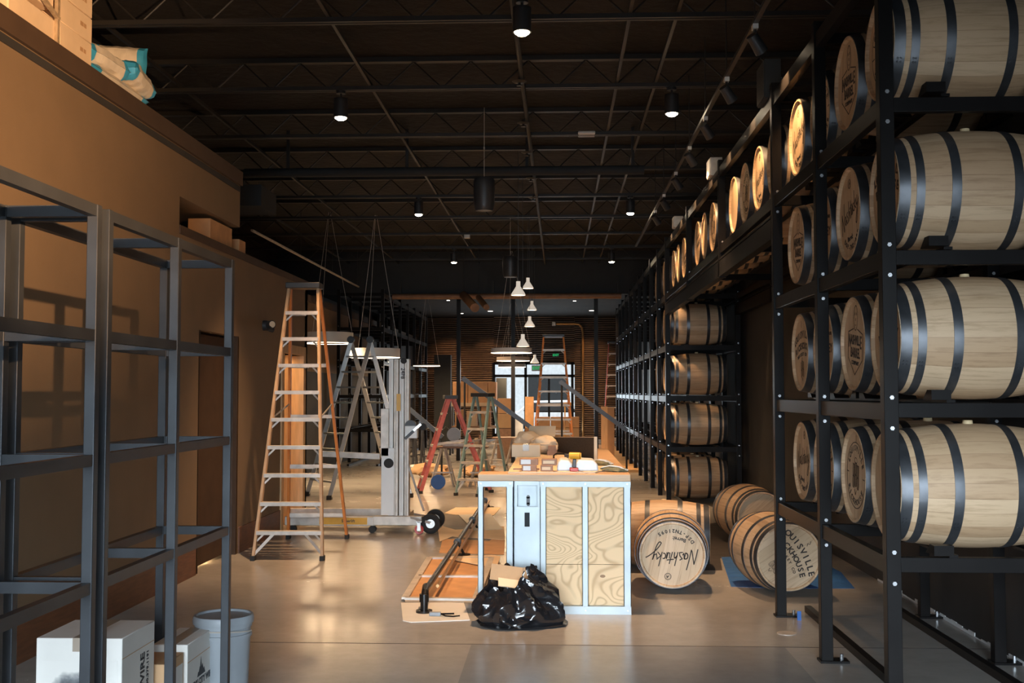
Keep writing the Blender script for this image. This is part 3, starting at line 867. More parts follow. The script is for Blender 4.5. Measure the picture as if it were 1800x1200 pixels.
MARK = {}
_T = Matrix.Rotation(PI / 2, 4, 'Y')   # local Z -> X
pr = [(rad(HL * i / 12) if True else 0, HL * i / 12) for i in range(-12, 13)]
b = B()
b.lathe([(r, z) for r, z in pr] + [(RH - .014, HL), (RH - .02, HL - .02)], 64, _T)
b.lathe([(RH, -HL), (RH - .014, -HL), (RH - .02, -HL + .02)], 64, _T)
o = b.out('staves', 'stave'); ME_ST = o.data; bpy.data.objects.remove(o)
o = B().cyl((-.425, 0, 0), (-.40, 0, 0), RH - .0195, n=64).out('head', 'head'); ME_HD = o.data; bpy.data.objects.remove(o)
o = B().cyl((.40, 0, 0), (.425, 0, 0), RH - .0195, n=64).out('head', 'head'); ME_HD2 = o.data; bpy.data.objects.remove(o)
ME_HP = []
for x, wd in ((-.415, .055), (-.338, .042), (-.16, .048), (.16, .048), (.338, .042), (.415, .055)):
    b = B(); x0, x1 = x - wd / 2, x + wd / 2; e = .0035
    b.lathe([(rad(x0) + e, x0), (rad(x) + e + .0003, x), (rad(x1) + e, x1), (rad(x1) - .003, x1), (rad(x0) - .003, x0)], 64, _T, close=True)
    for a in (-.62, -.55):
        r = rad(x) + e
        for f_ in (-.25, .25) if wd < .06 else (-.3, .3):
            xx = x + f_ * wd * .6
            b.cyl((xx, -r * math.cos(a), r * math.sin(a)), (xx, -(r + .004) * math.cos(a), (r + .004) * math.sin(a)), .006, n=8)
    o = b.out('hoop', 'hoop'); ME_HP.append(o.data); bpy.data.objects.remove(o)
o = B().cyl((0, 0, RB - .004), (0, 0, RB + .018), .028, .025, n=16).out('bung', 'bung'); ME_BG = o.data; bpy.data.objects.remove(o)


def barrel(kind, loc, label, group=None, rz=0, roll=0):
    t = thing('whiskey_barrel', label, 'barrel', loc, rz, group)
    parts = [('staves', ME_ST), ('head', ME_HD), ('head', ME_HD2), ('bung', ME_BG)] + [('hoop', m) for m in ME_HP]
    if kind:
        if kind not in MARK: MARK[kind] = marking(kind)
        parts.append(('head_marking', MARK[kind]))
    for n, me in parts:
        o = bpy.data.objects.new(n, me); C.objects.link(o); o.parent = t
        o.location = (0, 0, RB); o.rotation_euler = (roll, 0, 0)
    return t


o = B().cyl((0, 0, 0), (0, -.009, 0), .012, n=6).out('bolt', 'bolt'); ME_BOLT = o.data; bpy.data.objects.remove(o)


def bolt(par, x, y, z, rz=0):
    o = bpy.data.objects.new('bolt', ME_BOLT); C.objects.link(o); o.parent = par
    off = Vector(); q = par
    while q is not None: off += q.location; q = q.parent
    o.location = Vector((x, y, z)) - off; o.rotation_euler = (0, 0, rz)


# ------------------------------------------------------------------ racks
XF = 1.70; PW = .075; XRR = 2.80
LV = [.10, .90, 1.70, 2.50, 3.31]
Y0 = 5.86; BAY = 1.46


def post(t, x, y, z0, z1, foot=True, bolts=LV[1:]):
    p = B().box(x, x + PW, y, y + PW, z0, z1).out('post', 'steel', t, world=True, bevel=.003)
    if foot:
        f_ = B().box(x - .01, x + PW + .1, y - .02, y + PW + .02, 0, .014)
        f_.out('foot_plate', 'steel', p, world=True)
        B().cyl((x + PW + .06, y + .03, .014), (x + PW + .06, y + .03, .05), .012, n=8).out('anchor_bolt', 'bolt', p, world=True)
    for z in bolts:
        if z0 < z - .2 < z1:
            for dz in (-.145, .015):
                bolt(p, x + PW * .5, y, z + dz)


def level(t, y0, y1, z, ends, chocks=True):
    """front and rear beams, bearers, cross beams at the frames"""
    for x in (XF + .012, XRR + .012): B().box(x, x + .05, y0 + PW, y1, z - .105, z - .012).out('side_beam', 'steel', t, world=True, bevel=.003)
    for x in (2.02, 2.50): B().box(x, x + .045, y0 + (0 if chocks else PW + .01), y1 + (PW if chocks else -.01), z - .012, z + .003).out('bearer', 'steel', t, world=True)
    for y in ends: B().box(XF + PW, XRR, y + .01, y + .06, z - .09, z - .013).out('cross_beam', 'steel', t, world=True, bevel=.003)


def chock(t, y, z, front=True):
    for x in (1.93, 2.50):
        for s_ in (-1, 1):
            B().poly([(x, y + s_ * .20, z + .003), (x, y + s_ * .34, z + .003), (x, y + s_ * .34, z + .055), (x, y + s_ * .27, z + .055)], (.10, 0, 0)).out('barrel_chock', 'steel', t, world=True)


# near rack, two bays
t = thing('barrel_rack', 'tall black steel barrel rack nearest the camera on the right', 'rack', (XF, Y0, 0))
ends = [Y0, Y0 + BAY, Y0 + 2 * BAY]
for y in ends:
    post(t, XF, y, 0, 4.2); post(t, XRR, y, 0, 4.2)
for z in LV[1:]: level(t, ends[0], ends[2], z, ends)
for z in (4.12,):
    for x in (XF + .012, XRR + .012): B().box(x, x + .05, Y0, ends[2], z - .1, z).out('side_beam', 'steel', t, world=True)
    for y in ends: B().box(XF + PW, XRR, y + .01, y + .06, z - .07, z).out('cross_beam', 'steel', t, world=True)
for x in (1.96, 2.66): B().box(x, x + .05, Y0 - .6, 9.0, 0, .05).out('floor_rail', 'steel', t, world=True)
for z in LV[1:]:
    for y in (6.16, 6.86, 7.62, 8.32): chock(t, y, z)
KN = {4: ['ring', 'shield', 'ring', 'script'], 3: ['stacked', 'script', 'whiskey', 'shield'], 2: ['whiskey', 'shield', 'whiskey', 'stacked'], 1: ['crest', 'ring', 'ring', 'script']}
DESC = {'ring': 'round emblem head', 'shield': 'shield emblem head', 'script': 'signature script head', 'stacked': 'arched lettering head', 'whiskey': 'large lettering head', 'crest': 'ragged crest head'}
LN = {1: 'lowest', 2: 'second', 3: 'third', 4: 'top'}
for lv in (1, 2, 3, 4):
    for i, y in enumerate((6.16, 6.86, 7.62, 8.32)):
        z = LV[lv] + .003
        barrel(KN[lv][i], (2.235 + random.uniform(-.015, .015), y, z),
               'oak barrel, %s, %s shelf of the near rack, %s from the camera' % (DESC[KN[lv][i]], LN[lv], ORD[i]), None, 0, random.uniform(-.12, .12))

# elevated bridge
YB0 = ends[2]
t = thing('elevated_rack', 'elevated black steel top row spanning the gap between the two barrel racks', 'rack', (XF, YB0, 3.0))
ys_ = [YB0 + 2 * BAY * k for k in (1, 2, 3)]
for y in ys_[:2]:
    post(t, XF, y, 2.95, 4.2, False, [LV[4]]); post(t, XRR, y, 2.95, 4.2, False, [])
level(t, YB0, ys_[2] - .01, LV[4], ys_[:2], False)
for x in (XF + .012, XRR + .012): B().box(x, x + .05, YB0 + PW + .01, ys_[2] - .01, 4.02, 4.12).out('side_beam', 'steel', t, world=True)
for y in ys_[:2]: B().box(XF + PW, XRR, y + .01, y + .06, 4.05, 4.12).out('cross_beam', 'steel', t, world=True)
for x in (XF, XRR): B().box(x + .0, x + .075, YB0 + .09, ys_[2] - .01, 2.96, 3.12).box(x, x + .075, YB0 + .09, ys_[2] - .01, 3.13, 3.15).out('girder', 'steel', t, world=True)
nn = 4
for s_ in range(3):
    for k, off in enumerate((.42, 1.12, 1.84, 2.52)):
        y = YB0 + 2 * BAY * s_ + off
        kd = [None, 'script', 'ring', None, 'stacked', 'ring', None, 'whiskey', None, 'shield', None, 'ring'][s_ * 4 + k]
        barrel(kd, (2.235, y, LV[4] + .003), 'oak barrel in the elevated row over the gap, %s from the near rack' % ORD[s_ * 4 + k], None, 0, random.uniform(-.2, .2))
# boxes standing on the top rail
for i, (px, py, hpx, wpx) in enumerate(((1353, 152, 60, 34), (1257, 300, 30, 22), (1192, 400, 22, 16))):
    p = P(px, py, X=1.75)
    t = thing('electrical_box', ['large grey box fixed to the top rail of the rack near the first spotlights', 'white box fixed to the top rail, middle one', 'small white box on the top rail, farthest one'][i], 'electrical box', (1.75, p.y, 4.12))
    s_ = .17 - .03 * i; hh_ = (.32, .20, .16)[i]
    B().box(-.07, .06, -s_, s_, 0, hh_).out('box', 'bulk' if i == 0 else 'aludull', t, bevel=.004)
    B().box(-.078, -.07, -s_ + .01, s_ - .01, .01, hh_ - .01).out('cover', 'bulk' if i == 0 else 'aludull', t)

# far rack with barrels
YR = ys_[2]


def far_rack(y0, nb, label, x=XF, xr=XRR, bars=True, name='barrel_rack'):
    t = thing(name, label, 'rack', (x, y0, 0))
    es = [y0 + BAY * k for k in range(nb + 1)]
    for y in es:
        for xx in (x, xr):
            p_ = B().box(xx, xx + PW, y, y + PW, 0, 4.2).out('post', 'steel', t, world=True)
            if xx == x or y == y0:
                for z in LV[1:]:
                    for dz in (-.145, .015): bolt(p_, xx + PW * .5, y, z + dz)
    for z in LV[1:] + [4.13]:
        for xx in (x + .012, xr + .012): B().box(xx, xx + .05, y0 + PW, es[-1], z - .105, z - .012).out('side_beam', 'steel', t, world=True)
        for y in es: B().box(x + PW, xr, y + .01, y + .06, z - .09, z - .013).out('cross_beam', 'steel', t, world=True)
        if z < 4:
            for q in (.32, .80): B().box(x + q, x + q + .045, y0, es[-1] + PW, z - .012, z + .003).out('bearer', 'steel', t, world=True)
    for q in (.26, .96): B().box(x + q, x + q + .05, y0, es[-1], 0, .05).out('floor_rail', 'steel', t, world=True)
    return t


far_rack(YR, 2, 'black steel barrel rack with brown barrels at the far side of the gap')
for lv in range(4):
    for i in range(4):
        y = YR + (.42, 1.1, 1.85, 2.55)[i]
        barrel(['ring', None, 'script', None][i], (2.235, y, (LV[lv] if lv else .047) + .003), 'brown oak barrel in the far rack, %s level, %s from the gap' % (['floor', 'lowest shelf', 'second shelf', 'third shelf'][lv], ORD[i]))
for i in range(4):
    y = YR + (.42, 1.1, 1.85, 2.55)[i]
    barrel(None, (2.235, y, LV[4] + .003), 'oak barrel on the topmost level of the far rack, %s from the gap' % ORD[i])
far_rack(YR + 2 * BAY + .12, 4, 'empty black steel rack behind the brown barrels', name='empty_rack')
far_rack(YR + 6 * BAY + .24, 4, 'farthest empty black steel rack on the right', name='empty_rack')
far_rack(26.2, 6, 'dark steel rack along the left side of the rear hall', x=-5.25, xr=-4.2, name='empty_rack')

# barrels on the floor
def floor_barrel(kind, hx, hy, ang, label, roll):
    """hx, hy: centre of the marked head; ang: direction the head faces"""
    d = Vector((math.cos(ang), math.sin(ang)))
    c = Vector((hx, hy)) - d * HL
    return barrel(kind, (c.x, c.y, 0.001), label, None, ang + PI, roll)


floor_barrel('script', .99, 9.72, math.radians(266), 'oak barrel lying on the floor with an upside-down signature on its head', math.radians(192))
floor_barrel(None, 1.50, 11.14, math.radians(-6), 'oak barrel lying crosswise on the floor behind the signature barrel', .4)
p = P(1339, 903, Y=12.7)
floor_barrel(None, p.x, p.y, math.radians(280), 'oak barrel lying on the floor with a blank head, behind the lettered one', .9)
p = P(1388, 974, Y=9.62)
floor_barrel('stacked', p.x, p.y, math.radians(277), 'oak barrel lying on the blue tarp with slanting arched lettering on its head', math.radians(58))

# ------------------------------------------------------------------ left welded shelf frames
def shelf_frame(x0, x1, ysl, zs, label, tw=.042):
    t = thing('steel_shelf_frame', label, 'shelf frame', (x0, ysl[0], 0))
    for y in ysl:
        for x in (x0, x1 - tw):
            B().box(x, x + tw, y, y + tw, 0, zs[0]).out('post', 'shelf', t, world=True, bevel=.003)
    for z in zs:
        for ya, yb in zip(ysl, ysl[1:]):
            for x in (x0, x1 - tw):
                B().box(x + .004, x + tw - .004, ya + tw, yb, z - .045, z - .002).out('side_rail', 'shelf', t, world=True)
        for y in ysl:
            B().box(x0 + tw, x1 - tw, y + .004, y + tw - .004, z - .045, z - .002).out('cross_rail', 'shelf', t, world=True)
    return t


ZS = [2.452, 1.98, 1.51, 1.035]
shelf_frame(-2.13, -1.735, [3.32, 4.10], ZS, 'black welded steel shelf frame at the far left, nearest the camera')
shelf_frame(-2.13, -1.735, [4.21, 5.0, 5.84], ZS, 'black welded two-bay steel shelf frame standing beyond the first')


# ------------------------------------------------------------------ cartons and pail
def carton(x0, x1, y0, y1, z0, z1, mat, label, tape=True, name='cardboard_box'):
    t = thing(name, label, 'box', ((x0 + x1) / 2, (y0 + y1) / 2, z0))
    B().box(x0, x1, y0, y1, z0, z1).out('carton', mat, t, world=True, bevel=.004)
    if tape:
        xm = (x0 + x1) / 2
        B().box(xm - .03, xm + .03, y0 - .001, y1 + .001, z1, z1 + .0012).box(xm - .03, xm + .03, y0 - .0015, y0, z1 - .06, z1).out('tape', 'tape', t, world=True)
        B().box(x1, x1 + .001, y0 + .002, y1 - .002, z1 - .095, z1 - .0915).out('crease', 'card', t, world=True)
    return t


bx1 = -1.962
q = P(215, 1122, X=bx1); by0 = q.y; bz = q.z
bx0 = P(64, 1122, Y=by0).x
by1 = P(272, 1092, X=bx1).y
t = carton(bx0, bx1, by0, by1, .004, bz, 'cardwhite', 'large white wire carton on the floor with dark smudge on its front')
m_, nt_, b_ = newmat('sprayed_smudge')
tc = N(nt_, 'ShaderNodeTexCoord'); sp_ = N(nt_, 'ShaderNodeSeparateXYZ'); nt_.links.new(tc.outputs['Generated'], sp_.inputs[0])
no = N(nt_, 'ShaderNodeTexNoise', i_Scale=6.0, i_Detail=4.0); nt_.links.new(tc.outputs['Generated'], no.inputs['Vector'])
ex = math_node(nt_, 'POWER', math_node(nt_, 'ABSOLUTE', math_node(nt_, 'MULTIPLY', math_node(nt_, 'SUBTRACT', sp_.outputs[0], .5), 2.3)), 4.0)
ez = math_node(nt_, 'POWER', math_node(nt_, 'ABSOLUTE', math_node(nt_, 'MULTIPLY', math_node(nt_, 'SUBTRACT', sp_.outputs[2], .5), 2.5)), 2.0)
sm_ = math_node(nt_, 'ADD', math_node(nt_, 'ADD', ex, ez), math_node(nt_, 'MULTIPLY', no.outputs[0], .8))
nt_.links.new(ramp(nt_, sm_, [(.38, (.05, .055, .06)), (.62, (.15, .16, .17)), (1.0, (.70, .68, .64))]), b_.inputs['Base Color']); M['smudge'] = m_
B().box(bx0 + .03, bx1 - .02, by0 - .0012, by0, bz - .36, bz - .10).out('smudge', 'smudge', t, world=True)
# writing runs up the right face: faces +X, text x -> Z
TR = Matrix(((0, 0, 1, bx1 + .001), (0, 1, 0, 0), (-1, 0, 0, 0), (0, 0, 0, 1)))
def side_text(b, s, size, x, y, z, bold=.001, align='CENTER'):
    # reading direction +Z (bottom to top), letter tops towards -Y
    T = Matrix(((0, 0, 1, x), (0, -1, 0, y), (1, 0, 0, z), (0, 0, 0, 1)))
    b.text(s, size, T, bold=bold, align=align)
wt = B(); side_text(wt, 'WINDY CITY WIRE', .072, bx1 + .001, by0 + (by1 - by0) * .62, bz - .12, .0018, 'RIGHT')
side_text(wt, '1.800.379.1191', .034, bx1 + .001, by0 + (by1 - by0) * .78, bz - .12, .0008, 'RIGHT')
wt.out('lettering', 'ink', t, world=True)
# second and third carton
q = P(330, 1133, X=-1.90); y0 = q.y; z2 = q.z; x0 = max(-2.085, P(262, 1130, Y=y0).x); y1 = P(374, 1103, X=-1.90).y
t = carton(x0, -1.90, y0, y1, .004, z2, 'cardwhite', 'white wire carton standing behind the large one, beside the pail')
wt = B()
def face_text(b, s, size, x, y, z, bold=.0008):
    T = Matrix(((0, 0, 1, x), (1, 0, 0, y), (0, 1, 0, z), (0, 0, 0, 1)))
    b.text(s, size, T, bold=bold)
ym = (y0 + y1) / 2
face_text(wt, 'WINDY CITY WIRE', .048, -1.899, ym, z2 - .235, .0014); face_text(wt, '1.800.379.1191', .022, -1.899, ym, z2 - .275)
sk = [(0, 0), (.01, .03), (.02, .03), (.03, .06), (.035, .06), (.045, .12), (.055, .05), (.065, .07), (.075, .03), (.085, .04), (.1, 0)]
wt.poly([(-1.8995, ym - .05 + a * 1.3, z2 - .205 + c_ * .8) for a, c_ in sk], (.001, 0, 0))
wt.out('lettering', 'ink', t, world=True)
x1c = x0 - .0
q = P(314, 1152, X=-1.915)
t = carton(-2.10, -1.915, by1 + .03, y0 - .015, .004, q.z, 'card', 'small brown carton wedged between the two white ones', tape=False)
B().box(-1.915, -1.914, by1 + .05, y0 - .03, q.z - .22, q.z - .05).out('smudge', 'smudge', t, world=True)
# pail
pc = P(393, 1085, Y=6.2)
t = thing('plastic_bucket', 'grey plastic bucket with a lid standing beyond the shelf frame', 'bucket', (pc.x, 6.2, 0))
hb = pc.z + .02
B().lathe([(0, .0), (.128, .0), (.135, .01), (.148, hb - .12), (.157, hb - .118), (.157, hb - .10), (.149, hb - .098), (.150, hb - .07), (.156, hb - .066), (.156, hb - .03)], 40).out('body', 'grey', t)
B().lathe([(0, hb - .028), (.15, hb - .028), (.165, hb - .045), (.168, hb - .02), (.160, hb), (.148, hb), (.145, hb - .012), (0, hb - .012)], 40).out('lid', 'grey', t)
hd = [(.158 * math.cos(a), .158 * math.sin(a) if True else 0, hb - .09 - .02 * math.sin(a)) for a in [PI + PI * i / 14 for i in range(15)]]
B().tube(hd, .004, 6).out('handle', 'aludull', t)

# ------------------------------------------------------------------ goods on top of the left wall
ZW = 4.15
def on_ledge(px, py): return P(px, py, X=XL + .02)
ya, yb = on_ledge(110, 90).y, on_ledge(165, 125).y
hstack = .19
for k in range(4):
    t = thing('flat_carton', '%s of the four brightly lit flat cartons on the left wall ledge' % ['lowest', 'second lowest', 'second highest', 'topmost'][k], 'box', (XL - .25, ya, ZW + hstack * k))
    B().box(XL - .55, XL + .0 - .004 * (k % 2), ya, yb + .01 * (k % 2), ZW + hstack * k, ZW + hstack * (k + 1) - .004).out('carton', 'cardpale', t, world=True, bevel=.005)
    y_ = ya + (yb - ya) * .62; z_ = ZW + hstack * (k + .5)
    B().box(XL + .0, XL + .001, y_, y_ + .05, z_ - .015, z_ + .015).box(XL, XL + .001, y_ + .06, y_ + .1, z_ - .015, z_ + .015).out('print_mark', 'card', t, world=True)
y0_ = on_ledge(30, 30).y
t = thing('wrapped_pallet_goods', 'shrink-wrapped pale goods at the extreme upper left on the wall ledge', 'box', (XL - .3, y0_, ZW))
B().box(XL - .6, XL - .02, on_ledge(25, 20).y, ya - .03, ZW, ZW + .18).out('bottom_carton', 'cardpale', t, world=True, bevel=.01)
B().box(XL - .6, XL - .03, on_ledge(60, 40).y, ya - .06, ZW + .24, ZW + .72).out('upper_carton', 'cardpale', t, world=True, bevel=.01)
B().box(XL - .62, XL + .005, on_ledge(0, 0).y, on_ledge(60, 40).y, ZW + .22, ZW + .32).box(XL - .02, XL + .005, ya - .05, ya - .015, ZW, ZW + .8).bar((XL, on_ledge(58, 40).y, ZW + .3), (XL, ya - .03, ZW + .19), .03, .02).out('wrapping', 'shrink', t, world=True)
_ = None


def sack(c, sx, sy, sz, rot, label, seed, bands=(-.8, .8)):
    t = thing('paper_sack', label, 'sack', c)
    t.rotation_euler = rot
    for nm, mt, rng in (('sack_body', 'bagpaper', None), ('printed_band', 'cyan', bands)):
        bm = bmesh.new(); bmesh.ops.create_grid(bm, x_segments=28, y_segments=18, size=1)
        top = {}
        vs = list(bm.verts)
        geo = bmesh.ops.duplicate(bm, geom=list(bm.verts) + list(bm.edges) + list(bm.faces))
        dup = [g for g in geo['geom'] if isinstance(g, bmesh.types.BMVert)]
        for lst, sg in ((vs, 1), (dup, -1)):
            for v in lst:
                x, y = v.co.x, v.co.y
                h = (max(0, 1 - abs(x) ** 6) * max(0, 1 - abs(y) ** 5)) ** .45
                n_ = noise.noise(Vector((x * 2 + seed, y * 2, sg))) * .25 + noise.noise(Vector((x * 5 + seed, y * 5, sg))) * .12
                k = 1.0 if rng is None else 1.012
                v.co = Vector((x * sx * (1 + .04 * noise.noise(Vector((seed, y * 3, 1)))), y * sy * (1 + .05 * noise.noise(Vector((x * 3, seed, 2)))), sg * sz * h * (1 + n_) * k + sg * .001))
        if rng:
            bmesh.ops.delete(bm, geom=[f_ for f_ in bm.faces if abs(f_.calc_center_median().x) < sx * .72], context='FACES')
        bmesh.ops.remove_doubles(bm, verts=bm.verts, dist=.0015)
        for f_ in bm.faces: f_.smooth = True
        bb = B(); bb.bm.free(); bb.bm = bm
        bb.out(nm, mt, t, loc=(0, 0, sz))
    return t


p = on_ledge(200, 140); sack((XL - .16, p.y, ZW + .085), .31, .17, .085, (0, .02, math.radians(84)), 'white and turquoise sack lying flat beside the pale cartons', 1.3)
p = on_ledge(211, 158); sack((XL - .19, p.y + .10, ZW + .001), .56, .2, .045, (0, 0, math.radians(89)), 'lowest white and turquoise sack lying on the wall ledge', 4.1)
p = on_ledge(243, 165); sack((XL - .10, p.y + .05, ZW + .095), .29, .17, .085, (0, .10, math.radians(95)), 'white and turquoise sack with a drooping right end', 7.7)
sack((-3.86, 9.55, ZW + .315), .24, .31, .09, (PI / 2, .05, .12), 'white sack standing upright behind the lying ones', 2.9)
# cartons in the recess
p = P(392, 430, X=XL - .1)
tag(B().box(XL - .26, XL - .03, 11.0, 11.75, 3.28, 3.50).out('wooden_crate', 'kraft', bevel=.005), 'orange-brown crate in the recess at the top of the left wall', 'crate')
tag(B().box(XL - .25, XL - .01, 11.95, 12.2, 3.28, 3.42).out('cardboard_box', 'kraft', bevel=.005), 'small orange carton at the end of the left wall recess', 'box')


# ------------------------------------------------------------------ stepladders
def stepladder(name, label, loc, rz, h, wb, wt, s1, s2, fibre, steps, rear_w=None, braces=True, cap='capblack', rw=.028, rd=.07, both=False, knee=True, rear=None):
    t = thing(name, label, 'ladder', loc, rz)
    rear_w = rear_w or wb * .92
    fl = lambda s_, z: Vector((s_ * (wb + (wt - wb) * z / h) / 2, -s1 * (1 - z / h), z))
    rl = lambda s_, z: Vector((s_ * (rear_w + (wt - rear_w) * z / h) / 2, .06 + s2 * (1 - z / h), z))
    for s_ in (-1, 1):
        r1 = B().bar(fl(s_, .03), fl(s_, h), rw, rd, (0, 1, 0)).out('front_rail', fibre, t)
        r2 = B().bar(rl(s_, .03), rl(s_, h - .02), rw, rd * .8, (0, 1, 0)).out('rear_rail', rear or fibre, t)
        for q, r_ in ((fl(s_, 0), r1), (rl(s_, 0), r2)): B().box(q.x - rw * .8, q.x + rw * .8, q.y - rd * .65, q.y + rd * .65, 0, .05).out('foot', 'rubber', r_)
    zs = [h * (i + 1) / (steps + 1) for i in range(steps)]
    for i, z in enumerate(zs):
        a, b_ = fl(-1, z), fl(1, z)
        st = B().box(a.x, b_.x, a.y - .045, a.y + .045, z - .012, z + .004).box(a.x, b_.x, a.y - .047, a.y - .042, z - .035, z + .004)
        if knee:
            for s_ in (-1, 1):
                e = fl(s_, z - .1); st.bar((e.x - s_ * .01, e.y, z - .10), (s_ * (abs(a.x) - .09), a.y, z - .012), .006, .018)
        st.out('step', 'aludull', t)
        if both:
            a, b_ = rl(-1, z), rl(1, z)
            B().box(a.x, b_.x, a.y - .03, a.y + .03, z - .012, z + .004).out('rear_step', 'aludull', t)
        elif braces and i % 2 == 0:
            a, b_ = rl(-1, z), rl(1, z); br = B().box(a.x, b_.x, a.y - .012, a.y + .012, z - .02, z + .02)
            br.bar((a.x, a.y, z - .02), (0, a.y, z - .02 - .0), .01, .02)
            br.out('rear_brace', 'aludull', t)
    # bottom corner braces, spreaders
    if knee:
        e0, e1 = fl(-1, .02), fl(-1, zs[0])
        for s_ in (-1, 1):
            B().bar(fl(s_, .06), (s_ * wb * .22, fl(1, zs[0]).y, zs[0] - .02), .006, .03).out('corner_brace', 'aludull', t)
    for s_ in (-1, 1):
        B().bar(fl(s_, h * .5), rl(s_, h * .55), .006, .02).out('spreader', 'aludull', t)
    if cap: B().box(-wt / 2 - .03, wt / 2 + .03, -.09, .14, h - .03, h + .035).out('top_cap', cap, t, bevel=.008)
    return t


stepladder('stepladder', 'tall tan fibreglass stepladder in front of the left doorway', (-2.83, 12.25, 0), math.radians(2), 2.93, .72, .32, .74, .92, 'fg_tan', 9, rear_w=.70, cap='capblack', rear='fg_orange')
# big orange ladder at the rear
p = P(973, 590, Y=24.0)
stepladder('stepladder', 'large orange fibreglass stepladder in front of the rear exit', (p.x, 24.0, 0), 0, p.z, .95, .42, .75, .85, 'fg_orange', 9, cap='capblack', rw=.035)
# red side-on, green, thin red
p = P(790, 705, Y=19.6)
stepladder('stepladder', 'red fibreglass stepladder seen from the side, left of the green one', (p.x, 19.5, 0), math.radians(-78), 1.66, .5, .28, .52, .66, 'fg_red', 5, rw=.03, rd=.065)
p = P(845, 696, Y=19.1)
stepladder('stepladder', 'teal green stepladder standing behind the counter', (p.x + .02, 19.15, 0), math.radians(-28), 1.70, .44, .30, .48, .52, 'fg_green', 5, both=True, rw=.026, rd=.06)
p = P(1080, 602, Y=34)
stepladder('stepladder', 'narrow red stepladder at the right of the rear hall', (p.x - .02, 34, 0), 0, p.z, .72, .30, .5, .5, 'fg_red', 9)
# silver articulated ladder: two ladders hinged at the top, double rails
t = thing('articulated_ladder', 'silver telescoping aluminium ladder opened as an A beside the lift', 'ladder', (-3.4, 18.6, 0))
top = [P(617, 600, Y=18.7), P(651, 600, Y=18.7)]
feetL = [P(540, 869, Z=0.02), P(579, 876, Z=0.02)]
feetR = [P(690, 862, Z=0.02), P(722, 872, Z=0.02)]
for nm, feet, tp in (('left', feetL, (top[0], top[1])), ('right', feetR, (top[0] + Vector((0.0, .0, 0)), top[1]))):
    for f_, q in zip(feet, tp):
        B().bar(f_, q, .035, .07, (1, 0, 0)).out('rail', 'alu', t, world=True)
        B().box(f_.x - .04, f_.x + .04, f_.y - .05, f_.y + .05, 0, .07).out('foot', 'rubber', t, world=True)
    for i in range(1, 10):
        k = i / 10; a = feet[0].lerp(tp[0], k); c_ = feet[1].lerp(tp[1], k)
        B().bar(a, c_, .05, .03).out('rung', 'alu', t, world=True)
for q in top: B().cyl(q + Vector((0, -.05, .03)), q + Vector((0, .05, .03)), .06, n=18).out('hinge', 'capblack', t, world=True)

# ------------------------------------------------------------------ material lift
LX0, LX1 = P(672, 900, Y=13.9).x, P(714, 900, Y=13.9).x
zt = P(690, 631, Y=13.9).z
t = thing('material_lift', 'pale aluminium hand-cranked material lift on wheels', 'lift', ((LX0 + LX1) / 2, 13.9, 0))
for k in range(4):
    x = LX0 + .08 + (LX1 - LX0) * .9 * k / 4
    z0_ = .2; B().box(x, x + (LX1 - LX0) * .9 / 4 - .012, 13.86 - .02 * (k % 2), 13.98, z0_, zt - .0 * k).box(x + .02, x + .03, 13.85 - .02 * (k % 2), 13.86, z0_, zt - .02).out('mast_section', 'white' if k % 2 == 0 else 'aludull', t, world=True, bevel=.004)
B().box(LX0 - .01, LX0 + .09, 13.80, 13.92, .95, P(680, 718, Y=13.85).z).out('carriage', 'aludull', t, world=True, bevel=.004)
B().box(LX0, LX0 + .16, 13.80, 13.86, .22, 1.05).out('lower_plate', 'white', t, world=True)
st = B(); st.box(P(700, 700, Y=13.83).x - .02, P(700, 700, Y=13.83).x + .03, 13.825, 13.832, P(700, 722, Y=13.83).z, P(700, 692, Y=13.83).z); st.out('warning_sticker', 'yel', t, world=True)
wt = B(); T = Matrix(((0, 1, 0, P(709, 655, Y=13.83).x), (0, 0, -1, 13.855), (-1, 0, 0, P(709, 656, Y=13.83).z), (0, 0, 0, 1)))
T = Matrix(((0, 1, 0, P(708, 655, Y=13.82).x), (0, 0, -1, 13.818), (-1, 0, 0, P(708, 656, Y=13.82).z), (0, 0, 0, 1)))
wt.text('24P8', .07, T, bold=.001); wt.out('stencilled_number', 'ink', t, world=True)
# fork arm to the left
a = P(565, 797, Y=13.9); c_ = P(668, 802, Y=13.85)
B().bar(a, c_, .05, .07).out('fork', 'aludull', t, world=True)
# pulley wheels
for px, py, r in ((709, 634, .035), (743, 750, .045), (683, 814, .06)):
    q = P(px, py, Y=13.78); B().cyl(q, q + Vector((0, .05, 0)), r, n=22).cyl(q + Vector((0, -.004, 0)), q, r * .25, n=10).out('pulley', 'rubber', t, world=True)
# winch
q0 = P(712, 770, Y=13.8); q1 = P(734, 748, Y=13.8)
B().box(q0.x, q1.x, 13.76, 13.9, q0.z, q1.z).out('winch_box', 'white', t, world=True, bevel=.008)
B().cyl((q0.x + .07, 13.77, q1.z), (q0.x + .07, 13.89, q1.z), .07, n=24).out('winch_drum', 'capblack', t, world=True)
B().bar(P(714, 768, Y=13.74), P(740, 745, Y=13.74), .03, .03).out('crank_arm', 'alu', t, world=True)
B().bar(P(712, 771, Y=13.72), P(727, 757, Y=13.72), .034, .034).out('crank_grip', 'capblack', t, world=True)
